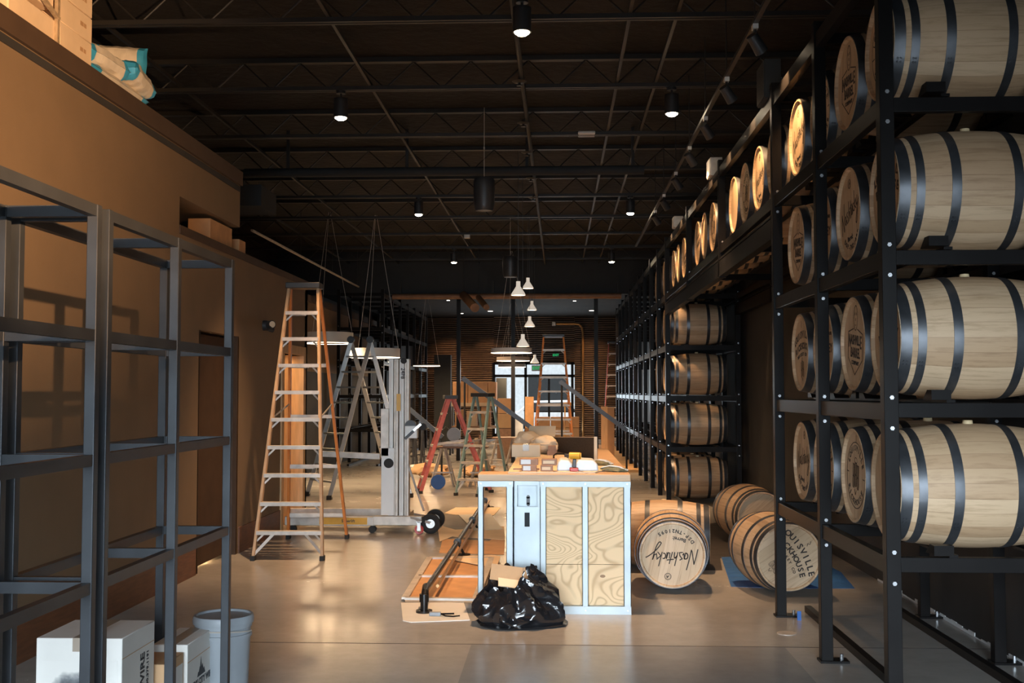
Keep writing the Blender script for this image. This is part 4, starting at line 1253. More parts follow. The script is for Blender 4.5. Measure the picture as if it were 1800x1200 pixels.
# base
za = P(700, 917, Y=13.9).z
B().box(P(657, 925, Y=13.8).x, P(742, 925, Y=13.8).x, 13.75, 13.86, .10, .21).out('base_beam', 'aludull', t, world=True, bevel=.005)
B().box(P(506, 925, Y=13.95).x, P(660, 925, Y=13.8).x, 13.78, 13.86, .09, .2).out('base_leg', 'aludull', t, world=True, bevel=.005)
B().box(P(512, 925, Y=14.7).x, P(700, 925, Y=14.7).x, 14.55, 14.63, .1, .22).out('base_leg', 'aludull', t, world=True, bevel=.005)
B().box(P(562, 925, Y=13.8).x, P(646, 925, Y=13.8).x, 13.772, 13.78, .105, .19).out('yellow_label', 'yel', t, world=True)
wt = B(); wt.text('Superlift', .05, Matrix(((1, 0, 0, P(612, 922, Y=13.77).x), (0, 0, -1, 13.7715), (0, 1, 0, .148), (0, 0, 0, 1))), bold=.001); wt.out('lettering', 'ink', t, world=True)
# braces and wheels
wq = P(757, 915, Y=13.75)
for dy in (0, .55):
    w_ = thing('x', 'x', 'x'); bpy.data.objects.remove(w_)
    B().lathe([(.055, -.03), (.09, -.042), (.118, -.03), (.124, 0), (.118, .03), (.09, .042), (.055, .03)], 32, Matrix.Translation((wq.x, 13.74 + dy, .125)) @ Matrix.Rotation(PI / 2, 4, 'X'), close=True).out('tyre', 'rubber', t, world=True)
    B().cyl((wq.x, 13.72 + dy, .125), (wq.x, 13.77 + dy, .125), .058, n=24).cyl((wq.x, 13.70 + dy, .125), (wq.x, 13.79 + dy, .125), .02, n=12).out('wheel_hub', 'alu', t, world=True)
    B().bar((wq.x, 13.70 + dy, .14), (P(722, 910, Y=13.8).x, 13.76 + dy * .6, .2), .02, .03).out('axle_arm', 'alu', t, world=True)
    B().cyl(P(745, 897, Y=13.75 + dy), P(710, 795, Y=13.88 + dy * .1), .014, n=8).out('brace_tube', 'brown' if dy else 'aludull', t, world=True)
cq = P(736, 930, Y=13.62)
B().lathe([(.03, -.018), (.055, -.02), (.06, 0), (.055, .02), (.03, .018)], 24, Matrix.Translation((cq.x, 13.66, .0605)) @ Matrix.Rotation(PI / 2, 4, 'X'), close=True).out('caster_wheel', 'redp', t, world=True)
B().box(cq.x - .02, cq.x + .02, 13.62, 13.64, .05, .16).box(cq.x - .03, cq.x + .03, 13.62, 13.8, .15, .165).out('caster_fork', 'alu', t, world=True)
for px in (515, 655):
    x = P(px, 940, Y=13.82).x; B().cyl((x, 13.78, .045), (x, 13.86, .045), .045, n=18).out('leg_roller', 'rubber', t, world=True)
for px in (520,):
    x = P(px, 940, Y=14.6).x; B().cyl((x, 14.55, .05), (x, 14.63, .05), .05, n=18).out('leg_roller', 'rubber', t, world=True)
B().box(LX0, LX1, 13.86, 14.63, .1, .2).out('base_frame', 'aludull', t, world=True)

# ------------------------------------------------------------------ the counter under construction
YC = 8.83
def cx(px): return P(px, 950, Y=YC).x
def cz(py): return P(970, py, Y=YC).z
ZT_ = cz(833)                                   # counter top height
t = thing('bar_counter', 'unfinished bar counter of metal studs and plywood with a timber top', 'counter', (0, YC, 0))
xa, xb = cx(840), cx(1109)
zt0 = cz(845.5)
B().box(xa, xb, YC - .01, YC + .30, zt0, ZT_).box(cx(891), xb, YC + .30, 12.9, zt0, ZT_).out('countertop', 'ctop', t, world=True, bevel=.006)
def stud(p0, p1, z0=0.0, z1=None, y0=YC, d=.09, mat='stud', name='stud'):
    z1 = zt0 - .03 if z1 is None else z1
    x0, x1 = cx(p0), cx(p1); w_ = .004
    # C-section: web facing the camera, two returns
    return B().box(x0, x1, y0, y0 + w_, z0, z1).box(x0, x0 + w_, y0, y0 + d, z0, z1).box(x1 - w_, x1, y0, y0 + d, z0, z1).out(name, mat, t, world=True)
stud(840, 849.5); stud(890, 902)
stud(949.5, 960); stud(1023.5, 1034); stud(1096.5, 1109)
B().box(xa, cx(902), YC - .004, YC + .095, zt0 - .045, zt0 - .001).out('top_track', 'stud', t, world=True)
B().box(cx(949.5), xb, YC - .004, YC + .095, zt0 - .045, zt0 - .001).out('top_track', 'stud', t, world=True)
B().box(cx(949.5), xb, YC - .006, YC + .095, 0, .062).out('bottom_track', 'stud', t, world=True)
B().box(xa, cx(902), YC - .006, YC + .095, 0, .045).out('bottom_track', 'stud', t, world=True)
# wide slotted plate, with the box opening
x0, x1 = cx(904), cx(949); zw0, zw1 = cz(891), cz(853)
xw0, xw1 = cx(908.5), cx(945.5)
pl = B()
yy0, yy1 = YC + .01, YC + .016
sl0, sl1, sz0, sz1 = cx(922), cx(931), cz(926), cz(901)
pl.box(x0, x1, yy0, yy1, zw1, zt0).box(x0, xw0, yy0, yy1, zw0, zw1).box(xw1, x1, yy0, yy1, zw0, zw1)
pl.box(x0, x1, yy0, yy1, sz1, zw0).box(x0, sl0, yy0, yy1, sz0, sz1).box(sl1, x1, yy0, yy1, sz0, sz1).box(x0, x1, yy0, yy1, 0, sz0)
pl.box(x0, x0 + .004, YC - .005, yy1, 0, zt0).box(x1 - .004, x1, YC - .005, yy1, 0, zt0)
pl.out('slotted_plate', 'stud', t, world=True)
B().box(xw0, xw1, YC + .09, YC + .094, zw0 - .05, zw1).box(xw0, xw0 + .003, YC + .016, YC + .09, zw0, zw1).box(xw1 - .003, xw1, YC + .016, YC + .09, zw0, zw1).out('box_recess', 'stud', t, world=True)
sl = B(); xm, zm0, zm1 = cx(928), cz(888), cz(875)
sl.box(xm - .014, xm + .014, YC + .085, YC + .0895, zm0, zm1).cyl((xm, YC + .085, zm0), (xm, YC + .0895, zm0), .014, n=16).cyl((xm, YC + .085, zm1), (xm, YC + .0895, zm1), .014, n=16).out('slot', 'capblack', t, world=True)
B().box(sl0 - .01, sl1 + .01, YC + .05, YC + .054, sz0 - .02, sz1 + .02).out('slot_backing', 'bulk', t, world=True)
# plywood
zj = cz(993)
for a, c_ in ((959, 1025), (1033, 1098)):
    B().box(cx(a), cx(c_), YC + .05, YC + .065, .05, zj - .002).out('plywood_panel', 'ply', t, world=True)
    B().box(cx(a), cx(c_), YC + .05, YC + .065, zj + .002, zt0 - .03).out('plywood_panel', 'ply', t, world=True)
B().box(cx(891), cx(891) + .015, YC + .1, 12.85, 0, zt0).out('side_panel', 'ply', t, world=True)
B().box(xb - .015, xb, YC + .1, 12.85, 0, zt0).out('side_panel', 'ply', t, world=True)
B().box(cx(891), xb, 12.85, 12.87, 0, zt0).out('rear_panel', 'ply', t, world=True)
sc_ = B()
for px in (845, 897, 955, 1029, 1103):
    for z in (zt0 - .02, .03): sc_.cyl((cx(px), YC - .007, z), (cx(px), YC - .003, z), .005, n=8)
sc_.out('screw', 'bolt', t, world=True)
# pale plywood sheet lying on the counter
ZTT = ZT_
q = [P(889, 832, Z=ZTT + .002), P(918, 785, Z=ZTT), P(967, 789, Z=ZTT), P(1057, 811, Z=ZTT), P(1060, 830, Z=ZTT)]
q = [(cx(891) + .005, YC + .05, ZTT), (cx(891) + .005, 12.8, ZTT), (-.1, 12.8, ZTT), (.36, 10.6, ZTT), (.44, 9.3, ZTT), (.30, 8.93, ZTT)]
tag(B().poly(q, (0, 0, .012)).out('plywood_offcut', 'cardpale'), 'pale plywood sheet lying along the timber counter top', 'plywood sheet')
ZP = ZTT + .012

def oncounter(px, py, z=ZP): return P(px, py, Z=z)
def packet(px0, px1, pyb, z0, label, front, lab=True, h=.05, dep=.09):
    a = P(px0, pyb, Z=ZP); y = 8.95 if z0 < ZP + .01 else 8.955
    x0, x1 = P(px0, 820, Y=y).x, P(px1, 820, Y=y).x
    t = thing('wrapped_packet', label, 'packet', ((x0 + x1) / 2, y, z0))
    B().box(x0, x1, y, y + dep, z0, z0 + h).out('carton', front, t, world=True, bevel=.003)
    if lab: B().box(x0 + .012, x0 + (x1 - x0) * .6, y - .001, y, z0 + .008, z0 + h - .006).out('paper_label', 'label', t, world=True)
    else: B().box(x0 + .012, x1 - .02, y - .001, y, z0 + .012, z0 + h - .014).out('printed_label', 'cardpale', t, world=True)
packet(917, 943, 832, ZP, 'brown packet with a white label on the counter front, lower left', 'brickred')
packet(913, 946, 822, ZP + .05, 'brown packet with a white label resting on the lower left one', 'brickred')
packet(950, 972, 833, ZP, 'brown packet with a mottled print, lower one right of the labelled pair', 'brickred', False)
packet(952, 979, 822, ZP + .05, 'brown packet resting on the mottled one', 'brickred', False)
# crumpled brown paper parcels and boxes further back
def lump(name, label, cat, c, s_, mat, seed, n=4, rough=.25, flat=True):
    bm = bmesh.new(); bmesh.ops.create_icosphere(bm, subdivisions=n, radius=1)
    for v in bm.verts:
        d = v.co.copy()
        k = 1 + rough * noise.noise(d * 1.7 + Vector((seed, 0, 0))) + rough * .5 * abs(noise.noise(d * 4 + Vector((0, seed, 0))))
        p_ = Vector((d.x * s_[0], d.y * s_[1], d.z * s_[2])) * k
        p_.z += s_[2]
        if flat: p_.z = max(p_.z, 0)
        v.co = p_
    for f_ in bm.faces: f_.smooth = rough < .2
    bb = B(); bb.bm.free(); bb.bm = bm
    o = bb.out(name, mat, loc=c); return tag(o, label, cat)
p = oncounter(928, 803); carton(p.x - .16, p.x + .12, p.y, p.y + .3, ZP, ZP + .12, 'cardpale', 'pale taped carton on the counter behind the packets', name='cardboard_box')
wt = B(); wt.text('TON', .06, Matrix(((1, 0, 0, p.x), (0, 0, -1, p.y - .0008), (0, 1, 0, ZP + .05), (0, 0, 0, 1))))
tag(wt.out('printed_words', 'card'), 'faint brown print on the pale taped carton', 'lettering') if False else wt.bm.free()
p = oncounter(955, 797); lump('paper_parcel', 'crumpled brown paper parcel on the counter', 'parcel', (p.x, p.y, ZP), (.15, .13, .09), 'cardpale', 3.1)
p = oncounter(928, 790); lump('paper_parcel', 'heap of torn pale wrapping paper at the back of the counter', 'parcel', (p.x, p.y, ZP), (.15, .16, .10), 'cardpale', 8.1)
p = Vector((-.20, 12.38, ZP)); tag(B().poly([(p.x - .16, p.y, ZP + .02), (p.x + .16, p.y, ZP + .02), (p.x + .18, p.y + .35, ZP + .24), (p.x - .12, p.y + .35, ZP + .24)], (0, .01, .012)).box(p.x - .1, p.x + .1, p.y + .1, p.y + .3, ZP, ZP + .06).out('open_carton', 'cardpale'), 'open pale carton flap standing at the rear of the counter', 'box')
p = oncounter(972, 800); tag(B().box(p.x - .06, p.x + .04, p.y, p.y + .22, ZP, ZP + .045).box(p.x - .05, p.x + .03, p.y + .02, p.y + .2, ZP + .045, ZP + .09).out('wood_blocks', 'brickred'), 'short brown timber block between parcels and black panel', 'wood block')
# flat bars sticking out left of packets
tag(B().box(-.365, -.15, 9.12, 9.15, ZP, ZP + .012).out('metal_strip', 'brown'), 'thin dark strip lying left of the packets', 'strip')
# dark panel
pa, pb = P(966, 790, Z=ZP), P(1047, 809, Z=ZP)
za_ = P(966, 768, Y=pa.y).z; zb_ = P(1047, 768, Y=pb.y).z
t = thing('speckled_panel', 'black speckled panel standing upright at the rear right of the counter', 'panel', ((pa.x + pb.x) / 2, (pa.y + pb.y) / 2, ZP))
B().poly([(pa.x, pa.y, ZP), (pb.x, pb.y, ZP), (pb.x, pb.y, zb_), (pa.x, pa.y, za_)], (.02, .03, 0)).out('board', 'dpanel', t, world=True)
B().bar((pa.x, pa.y, za_), (pb.x, pb.y, zb_), .03, .008).bar((pb.x, pb.y, ZP), (pb.x, pb.y, zb_), .03, .008).out('edging', 'cardpale', t, world=True)
# clamp
p = oncounter(985, 812)
t = thing('clamp', 'black curved clamp handle on the white sheet', 'tool', (p.x, p.y, ZP))
q = [(-.06, 0, .0), (-.06, 0, .06), (-.04, 0, .075), (.03, 0, .075), (.06, 0, .06), (.08, 0, .0)]
B().tube(q, .008, 8).out('bow', 'blk', t); B().box(-.08, -.03, -.015, .015, 0, .03).out('jaw', 'blk', t)
# white moulded covers
for i, (a, c_, yb_, lab) in enumerate(((979, 1008, 9.02, 'left'), (1011, 1052, 9.02, 'right'))):
    x0, x1 = P(a, 820, Y=yb_).x, P(c_, 820, Y=yb_).x
    o = B(); m0 = .02
    o.poly([(x0, yb_, ZP), (x1, yb_, ZP), (x1 - .005, yb_, ZP + .05), (x1 - .04, yb_, ZP + .085), (x0 + .03, yb_, ZP + .09), (x0 + .005, yb_, ZP + .06)], (0, .35, 0))
    tag(o.out('white_cover', 'whitepl', bevel=.012), 'white moulded plastic cover on the counter, %s of the drill' % lab, 'cover')
# drill
p = P(1009, 828, Z=ZP)
t = thing('cordless_drill', 'yellow and black cordless drill standing on the counter', 'drill', (p.x + .0, 8.98, ZP))
B().box(-.035, .035, -.03, .035, 0, .03).out('battery', 'redp', t, bevel=.006)
B().bar((0, 0, .03), (.005, 0, .10), .03, .035).out('grip', 'capblack', t, bevel=.006)
B().cyl((-.035, .01, .125), (.05, -.01, .125), .028, n=18).cyl((.05, -.01, .125), (.058, -.01, .125), .024, n=16).out('motor_housing', 'drill', t)
B().cyl((-.035, .01, .125), (-.075, .02, .125), .018, .012, n=14).out('chuck', 'capblack', t)
# folded gloves / webbing
for i, (px, py, L, rz, sd) in enumerate(((1058, 820, .12, -.5, 1.0), (1080, 829, .13, -.15, 5.0))):
    p = P(px, py, Z=ZTT)
    t = thing('work_glove', ['olive fabric glove draped on the counter corner, left one', 'olive fabric glove at the front right counter corner'][i], 'glove', (p.x, max(p.y, 8.92), ZTT + (.012 if i == 0 else 0)), rz)
    bm = bmesh.new(); bmesh.ops.create_icosphere(bm, subdivisions=4, radius=1)
    for v in bm.verts:
        d = v.co; k = 1 + .35 * noise.noise(d * 2.5 + Vector((sd, 0, 0)))
        v.co = Vector((d.x * L * .8 * k, d.y * .05 * k, max(0, d.z * .022 * k + .02 - .008 * d.x)))
    for f_ in bm.faces: f_.smooth = True
    bb = B(); bb.bm.free(); bb.bm = bm; bb.out('cloth', 'cloth', t)
    bb = B()
    for r in (-.02, .0, .02): bb.tube([(-L * .8, r, .035), (-L * .3, r * 1.6, .05), (L * .3, r * 1.4, .042), (L * .85, r, .015)], .0035, 6)
    bb.out('piping', 'label', t)
# ------------------------------------------------------------------ bin bag
random.seed(11)
t = thing('bin_bag', 'shiny black bin bag stuffed with cardboard at the foot of the counter', 'bag', (-.33, 8.45, 0))
bm = bmesh.new()
NU, NV = 150, 64
def bagpt(u, v):
    """u around, v from the floor edge (0) up the outside to the rim (1) and down inside (1..1.35)"""
    a = 2 * PI * u
    ca, sa = math.cos(a), math.sin(a)
    vv = v if v <= 1 else 1
    # outline of the slumped sack: wide low down with a lobe to the right, narrower at the mouth
    lobe = max(0, math.cos(a + .25)) ** 3 * max(0, 1 - (v / .62) ** 2 if v < .62 else 0)
    R = .245 + .045 * math.sin(PI * min(1, vv * 1.2)) - .075 * vv ** 2
    rx = R + .13 * lobe; ry = R * .82
    hgt = .36 + .05 * math.cos(a - .25) + .05 * max(0, math.cos(a - .1)) ** 6 + .03 * math.cos(2 * a + 2.6) - .07 * max(0, -math.sin(a)) + .02 * math.sin(5 * a) + .018 * math.sin(11 * a + 1)
    z = hgt * (vv ** .85)
    if v > 1: rx *= 1 - (v - 1) * .9; ry *= 1 - (v - 1) * .9; z = hgt - (v - 1) * .5
    p_ = Vector((rx * ca - .03 * vv, ry * sa, z))
    n_ = Vector((ca, sa, .2)); q = Vector((ca * 1.2, sa * 1.2, z * 3.2))
    w1 = 1 - abs(noise.noise(q * 1.5 + Vector((5, 0, 0)))) * 2.4
    w2 = 1 - abs(noise.noise(q * 3.7 + Vector((0, 7, 0)))) * 2.4
    w3 = 1 - abs(noise.noise(Vector((q.x * 8, q.y * 8, q.z * 4)) + Vector((0, 0, 3)))) * 2
    am = min(1, v * 6 + .3)
    p_ += n_ * (.052 * w1 + .012 * w2 + .003 * w3 - .02) * am
    if v < .04: p_ += Vector((ca, sa, 0)) * .03
    p_.z = max(.0, p_.z)
    return p_
rings = []
for j in range(NV + 1):
    v = 1.35 * j / NV
    rings.append([bm.verts.new(bagpt(i / NU, v)) for i in range(NU)])
for a_, b_2 in zip(rings, rings[1:]):
    for i in range(NU):
        f_ = bm.faces.new((a_[i], a_[(i + 1) % NU], b_2[(i + 1) % NU], b_2[i])); f_.smooth = True
bm.faces.new(rings[0]); bm.faces.new(rings[-1])
bb = B(); bb.bm.free(); bb.bm = bm; bb.out('liner', 'bag', t)
for i, (T, sx, sz, mt) in enumerate(((Tm(-.06, .0, .375, -.35, .14, .1), .12, .06, 'card'), (Tm(.06, .05, .345, -.2, -.35, -.3), .04, .06, 'card'), (Tm(-.02, -.06, .31, -.9, .16, .2), .10, .04, 'cardpale'), (Tm(-.02, .1, .33, -.3, -.1, .4), .1, .05, 'card'))):
    B().box(-sx, sx, -.004, .004, -sz, sz, T).out('cardboard_scrap', mt, t)

# ------------------------------------------------------------------ sheets lying on the floor
def sheet(pix, mat, name, label, cat, z=0.0, th=.005, curl=0):
    pts = [P(x, y, Z=z) for x, y in pix]
    o = B().poly([(q.x, q.y, z) for q in pts], (0, 0, th)).out(name, mat)
    return tag(o, label, cat)
sheet([(705, 1060), (708, 1091), (722, 1094), (826, 1090), (815, 1059)], 'cardwhite', 'cardboard_sheet', 'whitish flattened carton under the foot of the black pipe', 'cardboard')
fr_ = [P(x, y, Z=0) for x, y in ((712, 1057), (836, 1059), (864, 985), (755, 985))]
t = thing('framed_board', 'orange hardboard panel with a pale wooden frame lying on the floor', 'panel', (fr_[0] + fr_[2]) / 2)
B().poly([(q.x, q.y, .0) for q in fr_], (0, 0, .02)).out('board', 'kraft', t, world=True)
bb = B()
for a, c_ in ((0, 1), (1, 2), (2, 3), (3, 0)): bb.bar(fr_[a] + Vector((0, 0, .028)), fr_[c_] + Vector((0, 0, .028)), .06, .018)
mid1, mid2 = fr_[0].lerp(fr_[3], .5), fr_[1].lerp(fr_[2], .5)
bb.bar(mid1 + Vector((0, 0, .028)), mid2 + Vector((0, 0, .028)), .06, .018)
bb.out('frame', 'aludull', t, world=True)
sheet([(772, 972), (886, 975), (888, 940), (868, 946), (860, 951), (778, 947)], 'kraft', 'cardboard_sheet', 'orange-brown cardboard sheet in front of the torn ones', 'cardboard')
sheet([(770, 979), (872, 999), (880, 978), (864, 976)], 'cardpale', 'cardboard_sheet', 'narrow pale cardboard sheet beside the framed board', 'cardboard', z=.03)
sheet([(770, 932), (773, 952), (795, 943), (888, 949), (886, 925), (860, 929), (800, 931), (778, 925)], 'cardpale', 'cardboard_sheet', 'torn pale cardboard sheet with ragged left end', 'cardboard', z=.006)
sheet([(806, 905), (834, 932), (884, 930), (862, 903)], 'cardwhite', 'cardboard_sheet', 'white cardboard sheet lying diagonally beside the pipe', 'cardboard', z=.012)
sheet([(781, 902), (801, 892), (880, 892), (868, 906), (800, 905)], 'cardpale', 'cardboard_sheet', 'farthest pale cardboard sheet on the floor left of the counter', 'cardboard')
# caulk gun / cutter on the carton
p = P(775, 1082, Z=.006)
t = thing('caulking_gun', 'grey and black hand tool lying on the whitish carton', 'tool', (p.x, p.y, .006))
B().box(-.09, .0, -.02, .02, 0, .03).out('barrel', 'grey', t, bevel=.006)
B().bar((0, 0, .015), (.1, .03, .012), .012, .012).tube([(.0, 0, .015), (.04, -.05, .01), (.1, -.07, .01), (.15, -.04, .01)], .006, 6).out('handle', 'blk', t)
# long black railing pipe
pa = P(744, 1052, Z=.10); pb = P(851, 884, Z=.10)
base = P(745, 1078, Z=0)
t = thing('handrail_pipe', 'long black pipe rail lying on the floor left of the counter', 'pipe', (base.x, base.y, 0))
B().cyl((base.x, base.y + .02, .006), (base.x, base.y + .02, .024), .065, n=24).out('flange', 'blk', t, world=True)
B().tube([(base.x, base.y + .02, .02), (base.x, base.y + .02, .13), (base.x + .005, base.y + .04, .155), (pa.x, pa.y + .18, .165)], .03, 14).cyl((base.x, base.y + .02, .09), (base.x, base.y + .02, .15), .038, n=16).out('elbow', 'blk', t, world=True)
A = Vector((base.x, base.y + .1, .16)); Bp = Vector((P(849, 884, Z=.1).x, 17.2, .10))
B().cyl(A, Bp, .026, n=14).out('pipe', 'blk', t, world=True)
off = Vector((.055, 0, -.03))
B().cyl(A.lerp(Bp, .05) + off, Bp + off, .014, n=10).out('thin_pipe', 'copper', t, world=True)
for k in (.37, .64, .97):
    q = A.lerp(Bp, k); d = (Bp - A).normalized()
    B().cyl(q - d * .06, q + d * .06, .036, n=16).cyl(q - d * .02, q + d * .02, .042, n=16).out('coupling', 'blk', t, world=True)
    B().cyl(q, (q.x + .07, q.y, .01), .014, n=10).cyl((q.x + .07, q.y, .0), (q.x + .07, q.y, .012), .07, n=18).out('bracket', 'blk', t, world=True)
# tarp and mat below the floor barrels
sheet([(1268, 979), (1285, 1031), (1352, 1033), (1420, 1034), (1503, 1034), (1478, 1005), (1440, 985), (1350, 975)], 'tarp', 'tarp', 'blue plastic tarp spread under the lettered barrel', 'tarp', th=.001)
sheet([(1240, 921), (1262, 918), (1300, 920), (1318, 980), (1266, 981), (1270, 1002), (1200, 1003), (1180, 925)], 'mat', 'floor_mat', 'dark rubber mat behind the signature barrel', 'mat', th=.0005)
tag(B().box(1.83, 1.86, 8.66, 8.665, .0, .07).out('tape_flag', 'blue'), 'scrap of blue tape standing beside a rack foot', 'tape')

# ------------------------------------------------------------------ the busy rear hall
# plywood subfloor deck
y0 = 24.4
struct(B().box(.35, XF + .1, y0, 36, 0, .06).out('floor_deck', 'deck'))
# leaning boards beside the narrow red ladder
for i, (a, c_, top_, mt) in enumerate(((1057, 1068, 714, 'pine'), (1068, 1080, 716, 'card'))):
    p0, p1 = P(a, 790, Y=26.0 + i * .3), P(c_, 790, Y=26.0 + i * .3)
    tag(B().box(p0.x, p1.x, 26.0 + i * .3, 26.05 + i * .3, .06, P(a, top_, Y=26).z).out('timber_board', mt), ['pale upright timber board left of the narrow red ladder', 'brown upright board behind the narrow red ladder'][i], 'board')
# sloping handrails
for i, (a, c_, Y) in enumerate((((700, 702), (778, 768), 21.5), ((813, 664), (936, 753), 21.6), ((984, 670), (1103, 757), 22.6))):
    pa, pb = P(*a, Y=Y), P(*c_, Y=Y)
    t = thing('handrail', ['left', 'middle', 'right'][i] + ' of three parallel blue-grey sloping steel handrails', 'handrail', (pb.x, Y, 0))
    B().bar(pa, pb, .05, .085).out('rail', 'rail', t, world=True)
    B().cyl((pb.x - .02, Y + .03, 0), (pb.x - .02, Y + .03, pb.z), .02, n=8).out('stanchion', 'capblack', t, world=True)
    B().cyl((pa.x + .04, Y + .03, 0), (pa.x + .04, Y + .03, pa.z - .04), .02, n=8).out('stanchion', 'capblack', t, world=True)


def boxat(px0, px1, py0, py1, Y, dep, mat, name, label, cat='box', floor=False, z0=None):
    a, c_ = P(px0, py1, Y=Y), P(px1, py0, Y=Y)
    zb = 0 if floor else (z0 if z0 is not None else a.z)
    return tag(B().box(a.x, c_.x, Y, Y + dep, zb, c_.z).out(name, mat, bevel=.006), label, cat)


# big cardboard cartons stacked at the rear left of the hall
boxat(796, 822, 671, 706, 31, .6, 'kraft', 'large_carton', 'large orange carton on the pallet rack, left one', z0=1.46)
boxat(823, 857, 671, 706, 31, .6, 'kraft', 'large_carton', 'large orange carton on the pallet rack, middle one', z0=1.46)
boxat(858, 872, 671, 706, 31, .6, 'kraft', 'large_carton', 'large orange carton on the pallet rack, right one', z0=1.46)
t = thing('pallet_shelf', 'pale topped storage shelf carrying the large orange cartons', 'shelf', (P(833, 706, Y=31).x, 31, 0))
x0, x1 = P(794, 706, Y=31).x, P(874, 706, Y=31).x
B().box(x0, x1, 30.9, 31.7, 1.36, 1.46).out('top_board', 'cardpale', t, world=True)
B().box(x0, x1, 30.9, 31.7, .75, .8).out('lower_board', 'brown', t, world=True)
for x in (x0 - .06, x1):
    for y in (30.9, 31.64): B().box(x, x + .06, y, y + .06, 0, 1.36).out('leg', 'capblack', t, world=True)
for i, (a, c_, r0, r1) in enumerate(((800, 815, 720, 742), (820, 838, 722, 742), (846, 862, 715, 742))):
    boxat(a, c_, r0, r1, 31.15, .3, ['card', 'cardpale', 'card'][i], 'cardboard_box', 'carton on the lower board of the storage shelf, %s from left' % ORD[i], z0=.8)
# door-side stacks
for i, (r0, r1) in enumerate(((697, 716), (716, 734), (734, 752))):
    boxat(923, 938, r0, r1, 34, .4, 'kraft', 'cardboard_box', '%s carton of the narrow stack left of the large orange ladder' % ['top', 'middle', 'bottom'][i], z0=P(930, r1, Y=34).z)
boxat(923, 938, 752, 800, 34, .4, 'brown', 'crate', 'dark crate under the narrow carton stack', 'crate', floor=True)
for i, (a, c_, r0, r1) in enumerate(((875, 900, 700, 726), (875, 900, 727, 752), (874, 902, 753, 790))):
    boxat(a, c_, r0, r1, 29.5, .5, ['kraft', 'card', 'brickred'][i], 'cardboard_box', '%s brown carton of the wide stack left of the exit glass' % ['top', 'middle', 'bottom'][i], z0=P(880, r1, Y=29.5).z if i < 2 else 0)
t_ = boxat(903, 919, 735, 768, 28, .3, 'whitepl', 'leaning_board', 'white board leaning left of the large orange ladder', 'board', z0=0)
for i, (a, c_) in enumerate(((940, 967), (968, 992), (993, 1018))):
    boxat(a, c_, 733, 752, 30, .5, 'kraft', 'cardboard_box', 'upper orange carton behind the large orange ladder, %s' % ['left', 'middle', 'right'][i], z0=P(950, 751.5, Y=30).z)
    boxat(a + 1, c_, 752, 771, 30, .55, 'card', 'cardboard_box', 'lower orange carton behind the large orange ladder, %s' % ['left', 'middle', 'right'][i], z0=0)
tag(B().box(P(990, 700, Y=33).x, P(1004, 700, Y=33).x, 33, 33.3, 1.35, 1.45).box(P(992, 700, Y=33).x, P(994, 700, Y=33).x, 33, 33.1, 0, 1.35).out('tool_stand', 'yel'), 'small yellow tool on a stand behind the large orange ladder', 'tool')
# open door leaf and dark cabinet in the exit
boxat(872, 890, 664, 745, 39, .5, 'bulk', 'dark_cabinet', 'dark upright cabinet against the exit glass', 'cabinet', floor=True)
t = thing('black_post', 'x', 'post'); bpy.data.objects.remove(t)
for i, (px, Y) in enumerate(((806, 28.5), (902, 27.8), (1048, 27.8))):
    p = P(px, 690, Y=Y); tag(B().box(p.x - .05, p.x + .05, Y - .05, Y + .05, 0, BZ).out('steel_column', 'steel'), 'thin black steel column in the rear hall, %s from left' % ORD[i], 'column')

# saw tables
def saw_table(px0, px1, py, Y, label, top='brown'):
    a, c_ = P(px0, py, Y=Y), P(px1, py, Y=Y)
    t = thing('work_table', label, 'table', ((a.x + c_.x) / 2, Y, 0))
    B().box(a.x, c_.x, Y - .25, Y + .25, a.z - .03, a.z).out('tabletop', top, t, world=True)
    for s_, x in ((1, a.x + .12), (-1, c_.x - .12)):
        for dy in (-.22, .22):
            for q in (-.22, .22):
                B().bar((x + q, Y + dy, 0), (x + q * .15, Y + dy * .5, a.z - .03), .03, .03).out('leg', 'aludull', t, world=True)
        B().box(x - .2, x + .2, Y - .235, Y - .205, .25, .275).out('brace', 'aludull', t, world=True)
    return t, a.z, a, c_
t, z, a, c_ = saw_table(768, 858, 784, 20.8, 'folding work table carrying the mitre saw')
xm = P(797, 780, Y=20.7).x
t = thing('mitre_saw', 'grey mitre saw on the folding work table', 'saw', (xm, 20.8, z))
B().box(-.2, .2, -.15, .15, 0, .07).out('saw_base', 'aludull', t, bevel=.01)
B().cyl((0, -.03, .22), (0, .03, .22), .13, n=26).out('blade_guard', 'grey', t)
B().cyl((.02, .03, .24), (.02, .2, .24), .07, n=18).out('motor', 'capblack', t)
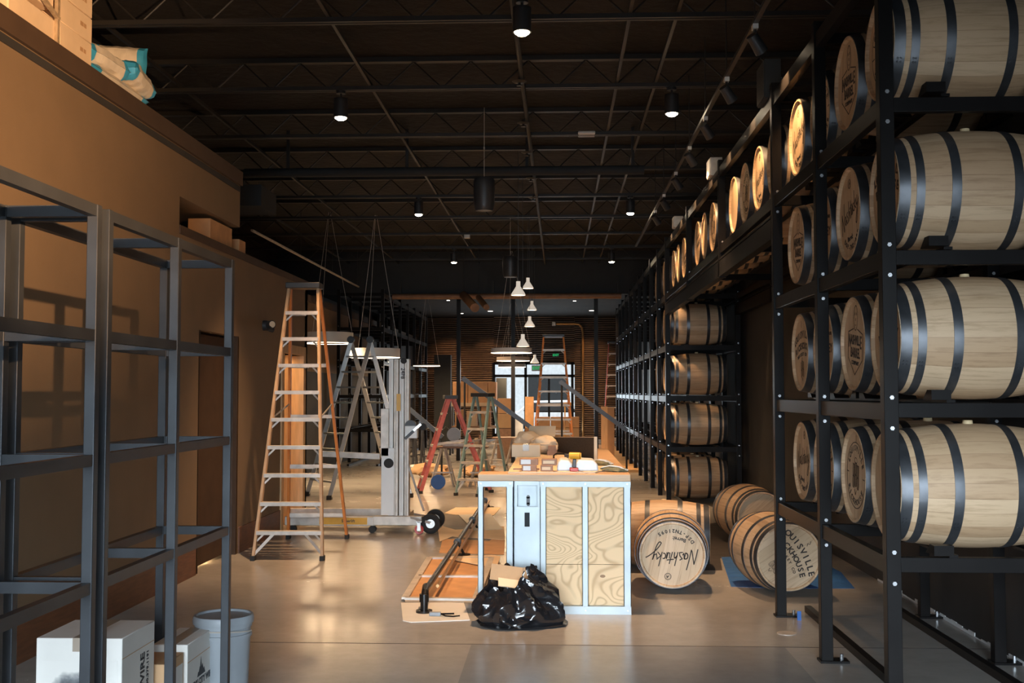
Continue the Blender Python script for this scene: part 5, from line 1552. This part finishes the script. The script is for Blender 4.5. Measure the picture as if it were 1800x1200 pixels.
B().tube([(-.08, 0, .3), (-.16, 0, .36), (-.2, 0, .3)], .015, 8).out('handle', 'capblack', t)
for i, px in enumerate((829, 838, 846)):
    x = P(px, 780, Y=20.8).x
    tag(B().box(x - .035, x + .035, 20.7, 20.8, z, z + .1 + .05 * i).out('tool_case', ['brown', 'cardpale', 'brickred'][i], bevel=.005), 'small tool case on the work table, %s from left' % ORD[i], 'case')
saw_table(866, 914, 768, 23.0, 'farther work table standing behind the green ladder')
# blue reel on the floor
p = P(767, 862, Z=0)
t = thing('cable_reel', 'blue plastic reel on the floor behind the red ladder', 'reel', (p.x, p.y + .3, 0))
yy = .3
B().cyl((0, -.05, .13), (0, -.03, .13), .13, n=28).cyl((0, .03, .13), (0, .05, .13), .13, n=28).out('flange', 'blue', t)
B().cyl((0, -.03, .13), (0, .03, .13), .08, n=20).out('core', 'capblack', t)
# orange scraps and dark stools left rear
p = P(770, 830, Z=0)
for i, (px, py, s_, mt, nm, lab) in enumerate(((755, 838, .22, 'card', 'rubble_pile', 'low heap of brown packing scraps behind the lift wheel'), (738, 832, .16, 'label', 'plastic_wrap', 'crumpled white plastic wrap behind the lift'), (845, 838, .2, 'card', 'rubble_pile', 'low heap of packing scraps under the green ladder'))):
    q = P(px, py, Z=0); lump(nm, lab, 'debris', (q.x, q.y, 0), (s_ * 1.8, s_, s_ * .6), mt, 4.4 + i, 3, .5)
for i, px in enumerate((722, 736, 750, 764)):
    Y = 25 + (i % 2) * .6; x = P(px, 780, Y=Y).x
    t = thing('bar_stool', 'tall black bar stool in the dark left rear, %s from left' % ORD[i], 'stool', (x, Y, 0))
    B().cyl((0, 0, .9), (0, 0, .94), .12, n=20).out('seat', 'capblack', t)
    for ax in (-1, 1):
        for ay in (-1, 1): B().bar((ax * .14, ay * .14, 0), (ax * .09, ay * .09, .9), .025, .025).out('leg', 'capblack', t)
    B().box(-.12, .12, -.13, -.11, .3, .32).box(-.12, .12, .11, .13, .3, .32).out('footrest', 'capblack', t)
